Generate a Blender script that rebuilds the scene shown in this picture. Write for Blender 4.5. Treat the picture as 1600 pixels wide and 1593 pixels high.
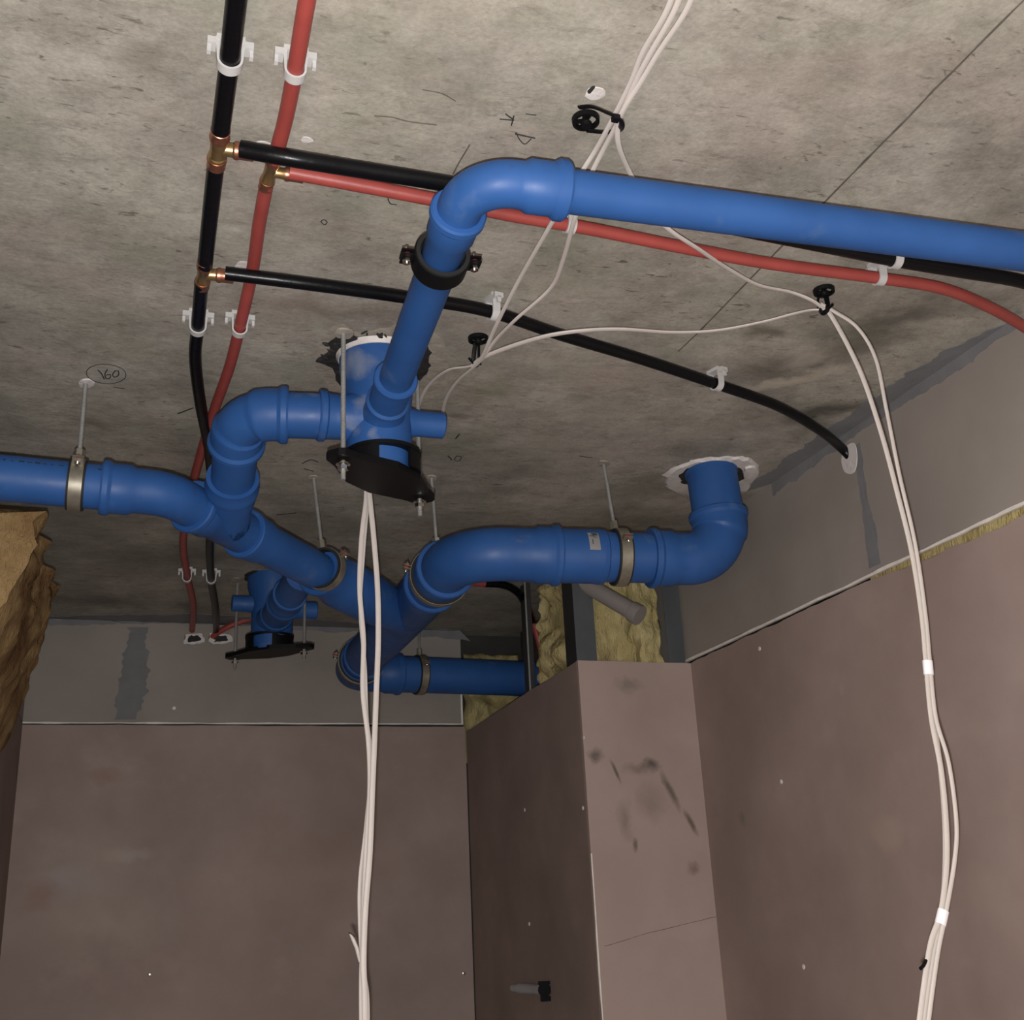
import bpy, bmesh, math, random
from mathutils import Vector, Matrix, noise
S = bpy.context.scene
for o in list(bpy.data.objects): bpy.data.objects.remove(o)
COL = S.collection
R_ = random.Random(7)

# ------------------------------------------------------------------ camera
EYE = Vector((0, 0, 1.55)); CH = 2.42; FPX = 1769.43
yaw, pit, rol = 0.33619337, 0.33836886, -0.05060248
Fw = Vector((math.sin(yaw)*math.cos(pit), math.cos(yaw)*math.cos(pit), math.sin(pit)))
R0 = Vector((math.cos(yaw), -math.sin(yaw), 0)); U0 = R0.cross(Fw)
Rt = R0*math.cos(rol) + U0*math.sin(rol); Up = -R0*math.sin(rol) + U0*math.cos(rol)
cam = bpy.data.objects.new('camera', bpy.data.cameras.new('camera')); COL.objects.link(cam)
cam.matrix_world = Matrix(((Rt.x, Up.x, -Fw.x, EYE.x), (Rt.y, Up.y, -Fw.y, EYE.y), (Rt.z, Up.z, -Fw.z, EYE.z), (0, 0, 0, 1)))
cam.data.sensor_width = 36; cam.data.lens = 36*FPX/1600; cam.data.clip_start = .02
S.camera = cam
# ------------------------------------------------------------------ light: phone flash beside the lens + ambient world fill
W = bpy.data.worlds.new('world'); S.world = W; W.use_nodes = True
W.node_tree.nodes['Background'].inputs[0].default_value = (1.0, .99, .97, 1)
W.node_tree.nodes['Background'].inputs[1].default_value = 1.0
fl = bpy.data.lights.new('phone_flash', 'POINT'); fl.energy = 94; fl.shadow_soft_size = .006; fl.color = (1, .985, .975)
flo = bpy.data.objects.new('phone_flash', fl); COL.objects.link(flo)
flo.location = EYE - Up*.028 - Rt*.006
S.view_settings.view_transform = 'Standard'; S.view_settings.look = 'None'
S.view_settings.exposure = 0; S.view_settings.gamma = 1; S.view_settings.use_curve_mapping = False

# ------------------------------------------------------------------ room measurements
XL, XR, YB, YN = -.28, 1.335, 3.5, -1.6
SX, SY = 1.03, 2.52            # boxed riser: side plane, front plane
JZ = CH - .30                  # joint between upper and lower boards

def ray(px, py): return Rt*(px-800) + Up*(796.5-py) + Fw*FPX
def C(px, py, drop=0):         # point 'drop' below the ceiling seen along a sight line
    d = ray(px, py); return EYE + d*((CH-drop-EYE.z)/d.z)
def YP(px, py, y): d = ray(px, py); return EYE + d*(y/d.y)
def XP(px, py, x): d = ray(px, py); return EYE + d*(x/d.x)

# ------------------------------------------------------------------ materials
def lin(c):
    return tuple(((v/255)/12.92 if v/255 < .04045 else ((v/255+.055)/1.055)**2.4) for v in c)
def new_mat(name, col, rough=.6, metal=0, var=.0, vs=8, bump=0, bs=60, spec=.5, coat=0):
    m = bpy.data.materials.new(name); m.use_nodes = True; nt = m.node_tree; b = nt.nodes['Principled BSDF']
    b.inputs['Roughness'].default_value = rough; b.inputs['Metallic'].default_value = metal
    b.inputs['Specular IOR Level'].default_value = spec; b.inputs['Coat Weight'].default_value = coat
    b.inputs['Base Color'].default_value = (*col, 1)
    geo = nt.nodes.new('ShaderNodeNewGeometry')
    if var:
        n = nt.nodes.new('ShaderNodeTexNoise'); n.inputs['Scale'].default_value = vs; n.inputs['Detail'].default_value = 6
        nt.links.new(geo.outputs['Position'], n.inputs['Vector'])
        r = nt.nodes.new('ShaderNodeValToRGB'); nt.links.new(n.outputs['Fac'], r.inputs['Fac'])
        r.color_ramp.elements[0].position = .3; r.color_ramp.elements[1].position = .7
        r.color_ramp.elements[0].color = (*[c*(1-var) for c in col], 1); r.color_ramp.elements[1].color = (*[min(1, c*(1+var)) for c in col], 1)
        nt.links.new(r.outputs['Color'], b.inputs['Base Color'])
    if bump:
        n2 = nt.nodes.new('ShaderNodeTexNoise'); n2.inputs['Scale'].default_value = bs; n2.inputs['Detail'].default_value = 4
        nt.links.new(geo.outputs['Position'], n2.inputs['Vector'])
        bp = nt.nodes.new('ShaderNodeBump'); bp.inputs['Strength'].default_value = bump; bp.inputs['Distance'].default_value = .003
        nt.links.new(n2.outputs['Fac'], bp.inputs['Height']); nt.links.new(bp.outputs['Normal'], b.inputs['Normal'])
    return m

class NT:                      # tiny node helper
    def __init__(s, m): s.nt = m.node_tree; s.geo = s.nt.nodes.new('ShaderNodeNewGeometry').outputs['Position']
    def n(s, t, **kw):
        x = s.nt.nodes.new(t)
        for k, v in kw.items(): setattr(x, k, v)
        return x
    def link(s, a, b): s.nt.links.new(a, b)
    def noise(s, scale, detail=5, vec=None, rough=.55, dist=0):
        x = s.n('ShaderNodeTexNoise'); x.inputs['Scale'].default_value = scale; x.inputs['Detail'].default_value = detail
        x.inputs['Roughness'].default_value = rough; x.inputs['Distortion'].default_value = dist
        s.link(vec or s.geo, x.inputs['Vector']); return x
    def map(s, sc, loc=(0, 0, 0), rot=(0, 0, 0), vec=None):
        x = s.n('ShaderNodeMapping'); x.inputs['Scale'].default_value = sc; x.inputs['Location'].default_value = loc; x.inputs['Rotation'].default_value = rot
        s.link(vec or s.geo, x.inputs['Vector']); return x.outputs[0]
    def ramp(s, fac, a, b, ca=(0, 0, 0), cb=(1, 1, 1)):
        x = s.n('ShaderNodeValToRGB'); x.color_ramp.elements[0].position = a; x.color_ramp.elements[1].position = b
        x.color_ramp.elements[0].color = (*ca, 1); x.color_ramp.elements[1].color = (*cb, 1); s.link(fac, x.inputs['Fac']); return x.outputs[0]
    def mix(s, fac, a, b, mode='MIX'):
        x = s.n('ShaderNodeMix', data_type='RGBA', blend_type=mode)
        for sock, v in ((x.inputs[0], fac), (x.inputs[6], a), (x.inputs[7], b)):
            if hasattr(v, 'links') or hasattr(v, 'is_linked'): s.link(v, sock)
            elif isinstance(v, (int, float)): sock.default_value = v
            else: sock.default_value = (*v, 1)
        return x.outputs[2]
    def mul(s, a, b):
        x = s.n('ShaderNodeMath', operation='MULTIPLY')
        for i, v in enumerate((a, b)):
            if isinstance(v, (int, float)): x.inputs[i].default_value = v
            else: s.link(v, x.inputs[i])
        return x.outputs[0]
    def blob(s, p, r, warp=.5, soft=.6, rot=0, axis='Z'):
        """mask of an irregular stain or shade tint: centre p, radii r, ragged by noise"""
        nz = s.noise(5/max(.02, min([q for q in r if q < 5])) * .12, 5)
        w = s.n('ShaderNodeVectorMath', operation='MULTIPLY_ADD'); s.link(nz.outputs['Color'], w.inputs[0])
        k = warp*min([q for q in r if q < 5]); w.inputs[1].default_value = (k*2, k*2, k*2)
        sb = s.n('ShaderNodeVectorMath', operation='SUBTRACT'); s.link(s.geo, sb.inputs[0]); sb.inputs[1].default_value = (p[0]+k, p[1]+k, p[2]+k)
        s.link(sb.outputs[0], w.inputs[2])
        rr = {'Z': (0, 0, rot), 'Y': (0, rot, 0), 'X': (rot, 0, 0)}[axis]
        m0 = s.map((1, 1, 1), rot=rr, vec=w.outputs[0]); m = s.map((1/r[0], 1/r[1], 1/r[2]), vec=m0)
        l = s.n('ShaderNodeVectorMath', operation='LENGTH'); s.link(m, l.inputs[0])
        q = s.n('ShaderNodeMapRange'); s.link(l.outputs['Value'], q.inputs[0]); q.inputs[1].default_value = 1; q.inputs[2].default_value = 1-soft
        q.inputs[3].default_value = 0; q.inputs[4].default_value = 1; return q.outputs[0]
    def bump(s, h, st, dist, prev=None):
        x = s.n('ShaderNodeBump'); x.inputs['Strength'].default_value = st; x.inputs['Distance'].default_value = dist
        s.link(h, x.inputs['Height'])
        if prev: s.link(prev, x.inputs['Normal'])
        return x.outputs[0]

def concrete():
    m = new_mat('concrete', (.3, .3, .3), .85, spec=.25); t = NT(m); b = t.nt.nodes['Principled BSDF']
    rz = -.13
    base = t.ramp(t.noise(5, 8, rough=.66).outputs['Fac'], .34, .66, lin((138, 132, 122)), lin((184, 178, 166)))
    green = t.ramp(t.noise(5.5, 5, vec=t.map((1, 1, 1), (3, 7, 0))).outputs['Fac'], .48, .7)
    c = t.mix(t.mul(green, .55), base, lin((138, 140, 122)))
    warm = t.ramp(t.noise(4, 5, vec=t.map((1, 1.6, 1), (9, 2, 0))).outputs['Fac'], .52, .72)
    c = t.mix(t.mul(warm, .5), c, lin((176, 160, 150)))
    st = t.ramp(t.noise(16, 6, vec=t.map((.9, 1.7, 1), rot=(0, 0, rz)), rough=.7, dist=.6).outputs['Fac'], .52, .72)
    c = t.mix(t.mul(st, .38), c, lin((104, 96, 84)))
    lt = t.ramp(t.noise(22, 6, vec=t.map((1, 1.5, 1), (1, 5, 2)), rough=.6).outputs['Fac'], .55, .75)
    c = t.mix(t.mul(lt, .35), c, lin((190, 184, 170)))
    mm = t.ramp(t.noise(38, 5, vec=t.map((1, 1.2, 1), (7, 7, 1)), rough=.7).outputs['Fac'], .50, .68)
    c = t.mix(t.mul(mm, .35), c, lin((122, 114, 102)))
    pit = t.ramp(t.noise(75, 3, vec=t.map((.55, 1.5, 1), rot=(0, 0, .25)), dist=.6).outputs['Fac'], .62, .70)
    pm = t.ramp(t.noise(6, 4, vec=t.map((1, 1, 1), (4, 4, 4))).outputs['Fac'], .40, .62)
    c = t.mix(t.mul(t.mul(pit, pm), .65), c, lin((66, 58, 46)))
    fine = t.noise(160, 4, rough=.7).outputs['Fac']
    c = t.mix(.35, c, t.ramp(fine, .25, .75, (.45, .45, .45), (1, 1, 1)), 'MULTIPLY')
    def q(px, py, r, col, a, warp=1.0, soft=.8, rot=0):
        nonlocal c
        p = C(px, py); c = t.mix(t.mul(t.blob((p.x, p.y, p.z), (r[0], r[1], 9), warp, soft, rot), a), c, lin(col))
    q(1000, 860, (.75, .45), (98, 94, 84), .5, 1.2, .9)       # dark tints toward the far side: painted flash falloff and pipe shade
    q(620, 700, (.4, .25), (88, 82, 74), .35, 1.2, .9)
    q(200, 850, (.35, .4), (104, 98, 90), .4, 1, .9)
    q(1270, 560, (.22, .06), (84, 80, 70), .7, 1.3, .8, .75)
    q(1400, 500, (.16, .05), (78, 76, 68), .7, 1.3, .8, .75)
    q(1300, 640, (.12, .05), (66, 64, 56), .75, 1.3, .8, .9)
    q(1210, 600, (.20, .022), (182, 172, 156), .75, 1.6, .7, .72)   # pale lime run
    q(1260, 560, (.07, .05), (180, 172, 160), .6, 1.3, .7, .72)
    q(1120, 670, (.20, .02), (160, 152, 138), .55, 1.6, .7, .75)
    q(1200, 520, (.05, .035), (70, 62, 46), .6, 1.4, .7)
    q(760, 610, (.05, .09), (112, 112, 84), .5, 1.4, .8)
    q(300, 870, (.20, .10), (78, 70, 62), .4, 1.2, .9)
    q(150, 940, (.25, .12), (66, 64, 60), .5, 1.2, .8)
    q(235, 85, (.035, .03), (116, 110, 100), .6, 1.3, .7)
    q(720, 650, (.05, .02), (90, 78, 62), .5, 1.5, .7)
    q(130, 660, (.05, .05), (92, 80, 68), .5, 1.4, .8)
    q(470, 475, (.16, .03), (118, 102, 88), .35, 1.4, .8)
    q(905, 340, (.04, .03), (168, 150, 116), .4, 1.4, .8)
    t.link(c, b.inputs['Base Color'])
    n1 = t.bump(t.noise(9, 6).outputs['Fac'], .25, .02)
    n1 = t.bump(pit, -.5, .003, n1) if False else t.bump(st, .12, .003, n1)
    t.link(t.bump(fine, .35, .002, n1), b.inputs['Normal'])
    return m

def board(name, ca, cb, spots=(), mott=.3):
    m = new_mat(name, ca, .75, spec=.3); t = NT(m); b = t.nt.nodes['Principled BSDF']
    c = t.ramp(t.noise(3.2, 6, rough=.55).outputs['Fac'], .35, .66, ca, cb)
    g = t.ramp(t.noise(5, 4, vec=t.map((1, 1, .7), (5, 1, 8))).outputs['Fac'], .5, .68)
    c = t.mix(t.mul(g, mott), c, tuple(v*.80 for v in ca))
    l = t.ramp(t.noise(7, 5, vec=t.map((1, 1, 1.3), (2, 9, 3))).outputs['Fac'], .56, .74)
    c = t.mix(t.mul(l, mott), c, tuple(min(1, v*1.25) for v in cb))
    for p, r, col, a, warp, soft, rot, ax in spots:
        c = t.mix(t.mul(t.blob(p, r, warp, soft, rot, ax), a), c, lin(col))
    t.link(c, b.inputs['Base Color'])
    t.link(t.bump(t.noise(300, 3).outputs['Fac'], .12, .001), b.inputs['Normal'])
    return m

M_conc = concrete()
GREY = (lin((140, 132, 125)), lin((152, 144, 136)))
PINK = (lin((146, 128, 120)), lin((162, 144, 136)))
sm = []
def sp(px, py, r, col, a, warp=1, soft=.8, rot=0):
    p = YP(px, py, SY); sm.append(((p.x, p.y, p.z), (r[0], 9, r[1]), col, a, warp, soft, rot, 'Y'))
sp(932, 1180, (.025, .022), (92, 84, 80), .8); sp(1018, 1195, (.026, .02), (70, 64, 62), .85); sp(1000, 1200, (.06, .02), (108, 98, 90), .6)
sp(962, 1205, (.006, .035), (80, 74, 66), .8, .7, .7, .38); sp(1048, 1235, (.012, .06), (82, 76, 64), .75, .8, .7, .42)
sp(1080, 1285, (.009, .04), (70, 64, 50), .75, .7, .7, .45); sp(992, 1320, (.008, .02), (76, 72, 62), .7, .8, .7, -.1)
sp(975, 1280, (.03, .05), (116, 104, 94), .6); sp(985, 1070, (.045, .022), (112, 106, 96), .6, 1.4, .8); sp(1085, 1355, (.02, .02), (104, 84, 74), .6)
sp(1020, 1250, (.05, .06), (122, 108, 98), .5)
bk = []
def sb(px, py, r, col, a, warp=1, soft=.9, rot=0):
    p = YP(px, py, YB-.02); bk.append(((p.x, p.y, p.z), (r[0], 9, r[1]), col, a, warp, soft, rot, 'Y'))
sb(160, 1450, (.24, .12), (172, 162, 152), .45); sb(200, 1335, (.10, .025), (176, 168, 158), .5); sb(100, 1375, (.10, .06), (166, 160, 158), .4)
sb(500, 1300, (.3, .22), (128, 106, 98), .5); sb(165, 1210, (.06, .03), (140, 108, 98), .5); sb(70, 1400, (.06, .05), (142, 110, 98), .5)
sb(600, 1250, (.28, .14), (124, 108, 98), .4); sb(640, 1500, (.25, .2), (126, 108, 100), .4)
rw = []
def sr(px, py, r, col, a, warp=1, soft=.8):
    p = XP(px, py, XR); rw.append(((p.x, p.y, p.z), (9, r[0], r[1]), col, a, warp, soft, 0, 'X'))
sr(1385, 1300, (.05, .04), (168, 148, 136), .6, .7, .5); sr(1315, 1075, (.012, .015), (168, 150, 138), .5); sr(1545, 1400, (.08, .06), (166, 150, 140), .45)
sr(1150, 1250, (.25, .5), (126, 114, 104), .6, 1, .9); sr(1160, 1280, (.02, .02), (100, 94, 92), .5); sr(1590, 1050, (.12, .2), (168, 152, 146), .4, 1, .9)
M_grey = board('grey_board', *GREY, mott=.15)
M_pink_back = board('plasterboard_back', *PINK, spots=bk)
M_pink_right = board('plasterboard_right', *PINK, spots=rw, mott=.22)
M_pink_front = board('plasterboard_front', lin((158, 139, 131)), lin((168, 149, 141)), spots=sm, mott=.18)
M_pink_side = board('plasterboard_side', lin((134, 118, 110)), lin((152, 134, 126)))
M_core = new_mat('gypsum_edge', lin((226, 220, 212)), .9, var=.1, vs=50)
M_fill = new_mat('filler', lin((116, 116, 117)), .8, var=.10, vs=20, bump=.3, bs=90)
M_floor = new_mat('screed', lin((110, 104, 98)), .9, var=.2, vs=3)
M_seal = new_mat('white_sealant', lin((206, 200, 196)), .6, var=.08, vs=60, bump=.5, bs=120)
M_dark = new_mat('dark_rubble_and_holes', lin((36, 35, 34)), .8, var=.5, vs=60, bump=.8, bs=110)  # rubble colour, also paints the dark inside holes and gaps
M_patch = new_mat('cement_patch', lin((150, 142, 130)), .9, var=.2, vs=40, bump=.6, bs=110)

def blue_mat():
    m = new_mat('blue_plastic', lin((46, 84, 144)), .5, spec=.32); t = NT(m); b = t.nt.nodes['Principled BSDF']
    c = t.ramp(t.noise(9, 6).outputs['Fac'], .3, .7, lin((36, 76, 132)), lin((45, 87, 147)))
    d = t.ramp(t.noise(14, 7, vec=t.map((1, 1, 1), (4, 2, 6)), rough=.65).outputs['Fac'], .60, .74)
    c = t.mix(t.mul(d, .35), c, lin((98, 116, 146)))
    k = t.ramp(t.noise(30, 5, vec=t.map((1, 1, 1), (1, 8, 2)), dist=.5).outputs['Fac'], .66, .76)
    c = t.mix(t.mul(k, .5), c, lin((50, 62, 92)))
    t.link(c, b.inputs['Base Color'])
    rr = t.ramp(t.noise(25, 5).outputs['Fac'], .3, .7, (.42, .42, .42), (.6, .6, .6)); t.link(rr, b.inputs['Roughness'])
    return m
M_blue = blue_mat()
def dusty(name, pts):
    m = M_blue.copy(); m.name = name; t = NT(m); b = t.nt.nodes['Principled BSDF']
    c = b.inputs['Base Color'].links[0].from_socket
    for p, r, a in pts:
        c = t.mix(t.mul(t.blob(p, (r, r, r), 1.3, .7), a), c, lin((128, 134, 146)))
    t.link(c, b.inputs['Base Color']); return m
M_black = new_mat('black_pipe_coating', (.0035, .0035, .0045), .30, spec=.22, bump=.15, bs=80)
M_red = new_mat('red_pipe_coating', lin((150, 66, 60)), .45, var=.10, vs=25, bump=.12, bs=80)
M_bp = new_mat('black_plastic', (.004, .004, .0045), .5, spec=.18)
M_rub = new_mat('black_rubber', (.010, .010, .010), .75)
M_steel = new_mat('galvanised_steel', lin((172, 172, 168)), .42, .55, var=.12, vs=40)
M_steeld = new_mat('dull_steel_band', lin((140, 134, 120)), .45, .6, var=.2, vs=50)
M_zinc = new_mat('bright_zinc', lin((215, 212, 205)), .22, 1)
M_stud = new_mat('stud_steel', lin((96, 100, 104)), .5, .55, var=.12, vs=12)
M_studd = new_mat('dark_stud', lin((56, 56, 54)), .6, .3, var=.2, vs=12)
M_cop = new_mat('copper', lin((186, 128, 104)), .34, .9, var=.15, vs=60)
M_brass = new_mat('brass', lin((188, 158, 112)), .32, .9, var=.15, vs=60)
M_white = new_mat('white_plastic', lin((186, 184, 182)), .5, spec=.4)
M_cable = new_mat('white_cable_sheath', lin((192, 184, 177)), .5, var=.03, vs=50)
M_tape = new_mat('white_tape', lin((238, 236, 240)), .35)
M_gpipe = new_mat('grey_plastic', lin((134, 128, 124)), .45)
M_ink = new_mat('black_marker', (.02, .02, .02), .7)
M_redp = new_mat('red_plastic', lin((150, 40, 46)), .5)
def wool(name, a, b_, c_):
    m = new_mat(name, a, 1, spec=.1); t = NT(m); b = t.nt.nodes['Principled BSDF']
    c = t.ramp(t.noise(12, 7, rough=.65).outputs['Fac'], .32, .66, a, b_)
    c = t.mix(t.mul(t.ramp(t.noise(7, 6, vec=t.map((1, 1, .5), (3, 3, 3))).outputs['Fac'], .5, .66), .8), c, c_)
    t.link(c, b.inputs['Base Color'])
    n1 = t.bump(t.noise(40, 6, vec=t.map((1, 1, .4)), rough=.7).outputs['Fac'], .8, .02)
    t.link(t.bump(t.noise(260, 4, vec=t.map((1, 1, .3))).outputs['Fac'], .7, .004, n1), b.inputs['Normal']); return m
M_wool = wool('yellow_mineral_wool', lin((176, 160, 108)), lin((206, 192, 142)), lin((150, 126, 84)))
M_woolb = wool('brown_mineral_wool', lin((124, 96, 64)), lin((160, 134, 94)), lin((82, 54, 36)))

# ------------------------------------------------------------------ mesh helpers
def V(*a): return Vector(a)
def catmull(P, n=10):
    P = [Vector(p) for p in P]; Q = [P[0]*2-P[1]] + P + [P[-1]*2-P[-2]]; out = []
    for i in range(1, len(Q)-2):
        a, b, c, d = Q[i-1:i+3]
        for k in range(n):
            t = k/n; out.append(.5*((2*b) + (c-a)*t + (2*a-5*b+4*c-d)*t*t + (3*b-a-3*c+d)*t**3))
    out.append(P[-1]); return out
def fillet(P, R, n=14):
    P = [Vector(p) for p in P]; out = [P[0]]
    for i in range(1, len(P)-1):
        a, b, c = P[i-1], P[i], P[i+1]; u = (a-b).normalized(); v = (c-b).normalized()
        ang = u.angle(v); d = min(R/math.tan(ang/2), (a-b).length*.98, (c-b).length*.98); rr = d*math.tan(ang/2)
        cen = b + (u+v).normalized()*(rr/math.sin(ang/2)); p0 = b+u*d-cen; p1 = b+v*d-cen; w = p0.angle(p1)
        for k in range(n+1):
            t = k/n; out.append(cen + (p0*math.sin((1-t)*w) + p1*math.sin(t*w))/math.sin(w))
    out.append(P[-1]); return out
def tube(bm, pts, prof, seg=40, caps=True, flat=None):
    """sweep circles along pts; prof = radius, or a list of (arclength, radius); flat = (ratio, axis) makes the section oval"""
    pts = [Vector(p) for p in pts]; s = [0]
    for a, b in zip(pts, pts[1:]): s.append(s[-1] + (b-a).length)
    L = s[-1]
    if not isinstance(prof, list): st = [(x, prof) for x in s]
    else:
        pr = [(x if x >= 0 else L+x, r) for x, r in prof]; pr[-1] = (L, pr[-1][1]) if prof[-1][0] in (-0.0, 'e') else pr[-1]
        def rad(x):
            for (a, ra), (b, rb) in zip(pr, pr[1:]):
                if a <= x <= b: return ra if b-a < 1e-9 else ra + (rb-ra)*(x-a)/(b-a)
            return pr[0][1] if x < pr[0][0] else pr[-1][1]
        st = list(pr) + [(x, rad(x)) for x in s if all(abs(x-q[0]) > 1e-6 for q in pr)]
        idx = {id(q): i for i, q in enumerate(st)}; st.sort(key=lambda q: (round(q[0], 7), idx[id(q)]))
        st = [q for q in st if -1e-6 <= q[0] <= L+1e-6]
    def pos(x):
        x = min(max(x, 0), L)
        for i in range(len(pts)-1):
            if x <= s[i+1]+1e-9:
                k = (x-s[i])/max(1e-9, s[i+1]-s[i]); return pts[i].lerp(pts[i+1], k), i, k
        return pts[-1], len(pts)-2, 1
    tan = []
    for i in range(len(pts)):
        a = pts[max(0, i-1)]; b = pts[min(len(pts)-1, i+1)]; tan.append((b-a).normalized())
    ref = Vector(flat[1]) if flat else (Vector((0, 0, 1)) if abs(tan[0].z) < .9 else Vector((1, 0, 0)))
    nrm = (ref - tan[0]*ref.dot(tan[0])).normalized(); N = [nrm]
    for i in range(1, len(pts)):
        nn = N[-1] - tan[i]*N[-1].dot(tan[i]); N.append(nn.normalized())
    rings = []
    for x, r in st:
        p, i, k = pos(x); t = tan[i].lerp(tan[i+1], k).normalized(); n = N[i].lerp(N[i+1], k); n = (n - t*n.dot(t)).normalized(); b = t.cross(n)
        fr = flat[0] if flat else 1
        rings.append([bm.verts.new(p + n*math.cos(a)*r*fr + b*math.sin(a)*r) for a in [2*math.pi*j/seg for j in range(seg)]])
    for A, B in zip(rings, rings[1:]):
        for j in range(seg): bm.faces.new((A[j], A[(j+1) % seg], B[(j+1) % seg], B[j]))
    if caps: bm.faces.new(rings[0][::-1]); bm.faces.new(rings[-1])
def box(bm, lo, hi, M=None):
    vs = [Vector((x, y, z)) for x in (lo[0], hi[0]) for y in (lo[1], hi[1]) for z in (lo[2], hi[2])]
    if M: vs = [M @ v for v in vs]
    v = [bm.verts.new(p) for p in vs]
    for f in ((0, 1, 3, 2), (4, 6, 7, 5), (0, 4, 5, 1), (2, 3, 7, 6), (0, 2, 6, 4), (1, 5, 7, 3)): bm.faces.new([v[i] for i in f])
def prism(bm, poly, off):
    """extrude a closed polygon (list of points) by vector off"""
    a = [bm.verts.new(p) for p in poly]; b = [bm.verts.new(Vector(p)+Vector(off)) for p in poly]; n = len(poly)
    f1 = bm.faces.new(a); f2 = bm.faces.new(b[::-1])
    for i in range(n): bm.faces.new((a[i], b[i], b[(i+1) % n], a[(i+1) % n]))
    bmesh.ops.triangulate(bm, faces=[f1, f2])
def obj(name, bm, mat, parent=None, smooth=True, ang=32):
    bmesh.ops.recalc_face_normals(bm, faces=bm.faces[:])
    if smooth:
        for f in bm.faces: f.smooth = True
        for e in bm.edges:
            if len(e.link_faces) == 2 and e.calc_face_angle(0) > math.radians(ang): e.smooth = False
    me = bpy.data.meshes.new(name); bm.to_mesh(me); bm.free(); me.materials.append(mat)
    o = bpy.data.objects.new(name, me); COL.objects.link(o)
    if parent:
        o.parent = parent; o.matrix_parent_inverse = Matrix.Translation(-parent_world(parent))
    return o
def parent_world(p):
    v = p.location.copy()
    q = p
    while q.parent: v = q.matrix_parent_inverse @ v; q = q.parent; v = q.location + v if False else v
    return v if not p.parent else Vector((0, 0, 0))
def tag(o, label, cat, group=None):
    o['label'] = label; o['category'] = cat
    if group: o['group'] = group
    return o
def thing(name, loc, label, cat, group=None):
    o = bpy.data.objects.new(name, None); o.empty_display_size = .02; COL.objects.link(o); o.location = loc
    return tag(o, label, cat, group)
def struct(o): o['kind'] = 'structure'; return o
def nb(): return bmesh.new()
def one(name, mat, label, cat, group, fn, **k):
    bm = nb(); fn(bm); return tag(obj(name, bm, mat, **k), label, cat, group)
def part(name, mat, parent, fn, **k):
    bm = nb(); fn(bm); return obj(name, bm, mat, parent, **k)

# ------------------------------------------------------------------ structure
def slab(name, lo, hi, mat, parent=None):
    bm = nb(); box(bm, lo, hi); o = obj(name, bm, mat, parent, smooth=False)
    return o if parent else struct(o)
ceil_ = slab('ceiling', (XL-.4, YN, CH), (XR+.3, YB+.3, CH+.2), M_conc)
slab('floor', (XL-.4, YN, -.1), (XR+.3, YB+.3, 0), M_floor)
wb = slab('wall_back', (XL-.3, YB+.06, 0), (XR+.3, YB+.2, CH), M_studd)
wr = slab('wall_right', (XR+.06, YN, 0), (XR+.2, YB+.06, CH), M_studd)
wl = slab('wall_left', (XL-.16, YN, 0), (XL-.06, YB+.06, CH), M_studd)
def ragged(a, b, amp, n=40, sc=9, seed=0, nrm=(0, 0, 1)):
    a, b = Vector(a), Vector(b)
    return [a.lerp(b, i/n) + Vector(nrm)*amp*noise.fractal((a.lerp(b, i/n))*sc + Vector((seed, 0, 0)), .8, 2, 4) for i in range(n+1)]
# upper grey strips
bx0, bx1 = XL, YP(722, 1100, YB).x
part('upper_board', M_grey, wb, lambda bm: prism(bm, [V(bx0, YB-.004, CH), V(bx1, YB-.004, CH)] + ragged((bx1, YB-.004, JZ-.005), (bx0, YB-.004, JZ-.005), .0015, seed=3), (0, .012, 0)), smooth=False)
part('board_edge', M_core, wb, lambda bm: prism(bm, ragged((bx0, YB-.0055, JZ-.004), (bx1, YB-.0055, JZ-.004), .002, seed=4) + ragged((bx1, YB-.0055, JZ-.0075), (bx0, YB-.0055, JZ-.0075), .0015, seed=8), (0, .004, 0)), smooth=False)
part('board_edge', M_core, wb, lambda bm: box(bm, (bx1-.006, YB-.006, JZ-.005), (bx1, YB+.008, CH-.12)), smooth=False)
part('lower_board', M_pink_back, wb, lambda bm: prism(bm, [V(XL, YB, 0), V(SX-.003, YB, 0)] + ragged((SX-.003, YB, JZ-.014), (XL, YB, JZ-.010), .002, seed=5), (0, .0125, 0)), smooth=False)
part('upper_board', M_grey, wr, lambda bm: prism(bm, [V(XR, YB, CH), V(XR, YN, CH)] + ragged((XR, YN, JZ), (XR, SY+.06, JZ), .002, 90, seed=6) + [V(XR, SY+.06, JZ), V(XR, YB, JZ)], (.012, 0, 0)), smooth=False)
part('board_edge', M_core, wr, lambda bm: prism(bm, ragged((XR-.001, .8, JZ+.003), (XR-.001, SY+.06, JZ+.003), .0025, 90, seed=6) + ragged((XR-.001, SY+.06, JZ-.002), (XR-.001, .8, JZ-.002), .002, 90, seed=7), (.006, 0, 0)), smooth=False)
def lower_right(bm):
    top = []
    for i in range(140):
        y = SY + .01 - i*(SY-.5)/139; g = .008 + .003*noise.fractal(V(y*14, 3, 1), .8, 2, 4)
        if y < 1.75: g += .015*max(0, math.sin((1.75-y)/.62*math.pi))**.7*(.75+.5*noise.noise(V(y*16, 2, 0))) if y > 1.13 else 0
        top.append(V(XR, y, JZ-g))
    prism(bm, [V(XR, YN, 0), V(XR, YB, 0), V(XR, YB, JZ-.01)] + top + [V(XR, .5, JZ-.01), V(XR, YN, JZ-.01)], (.0125, 0, 0))
part('lower_board', M_pink_right, wr, lower_right, smooth=False)
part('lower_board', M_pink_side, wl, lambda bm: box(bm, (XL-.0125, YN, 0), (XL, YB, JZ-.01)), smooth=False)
part('upper_board', M_grey, wl, lambda bm: box(bm, (XL-.0125, 2.95, JZ), (XL, YB, CH)), smooth=False)
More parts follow.
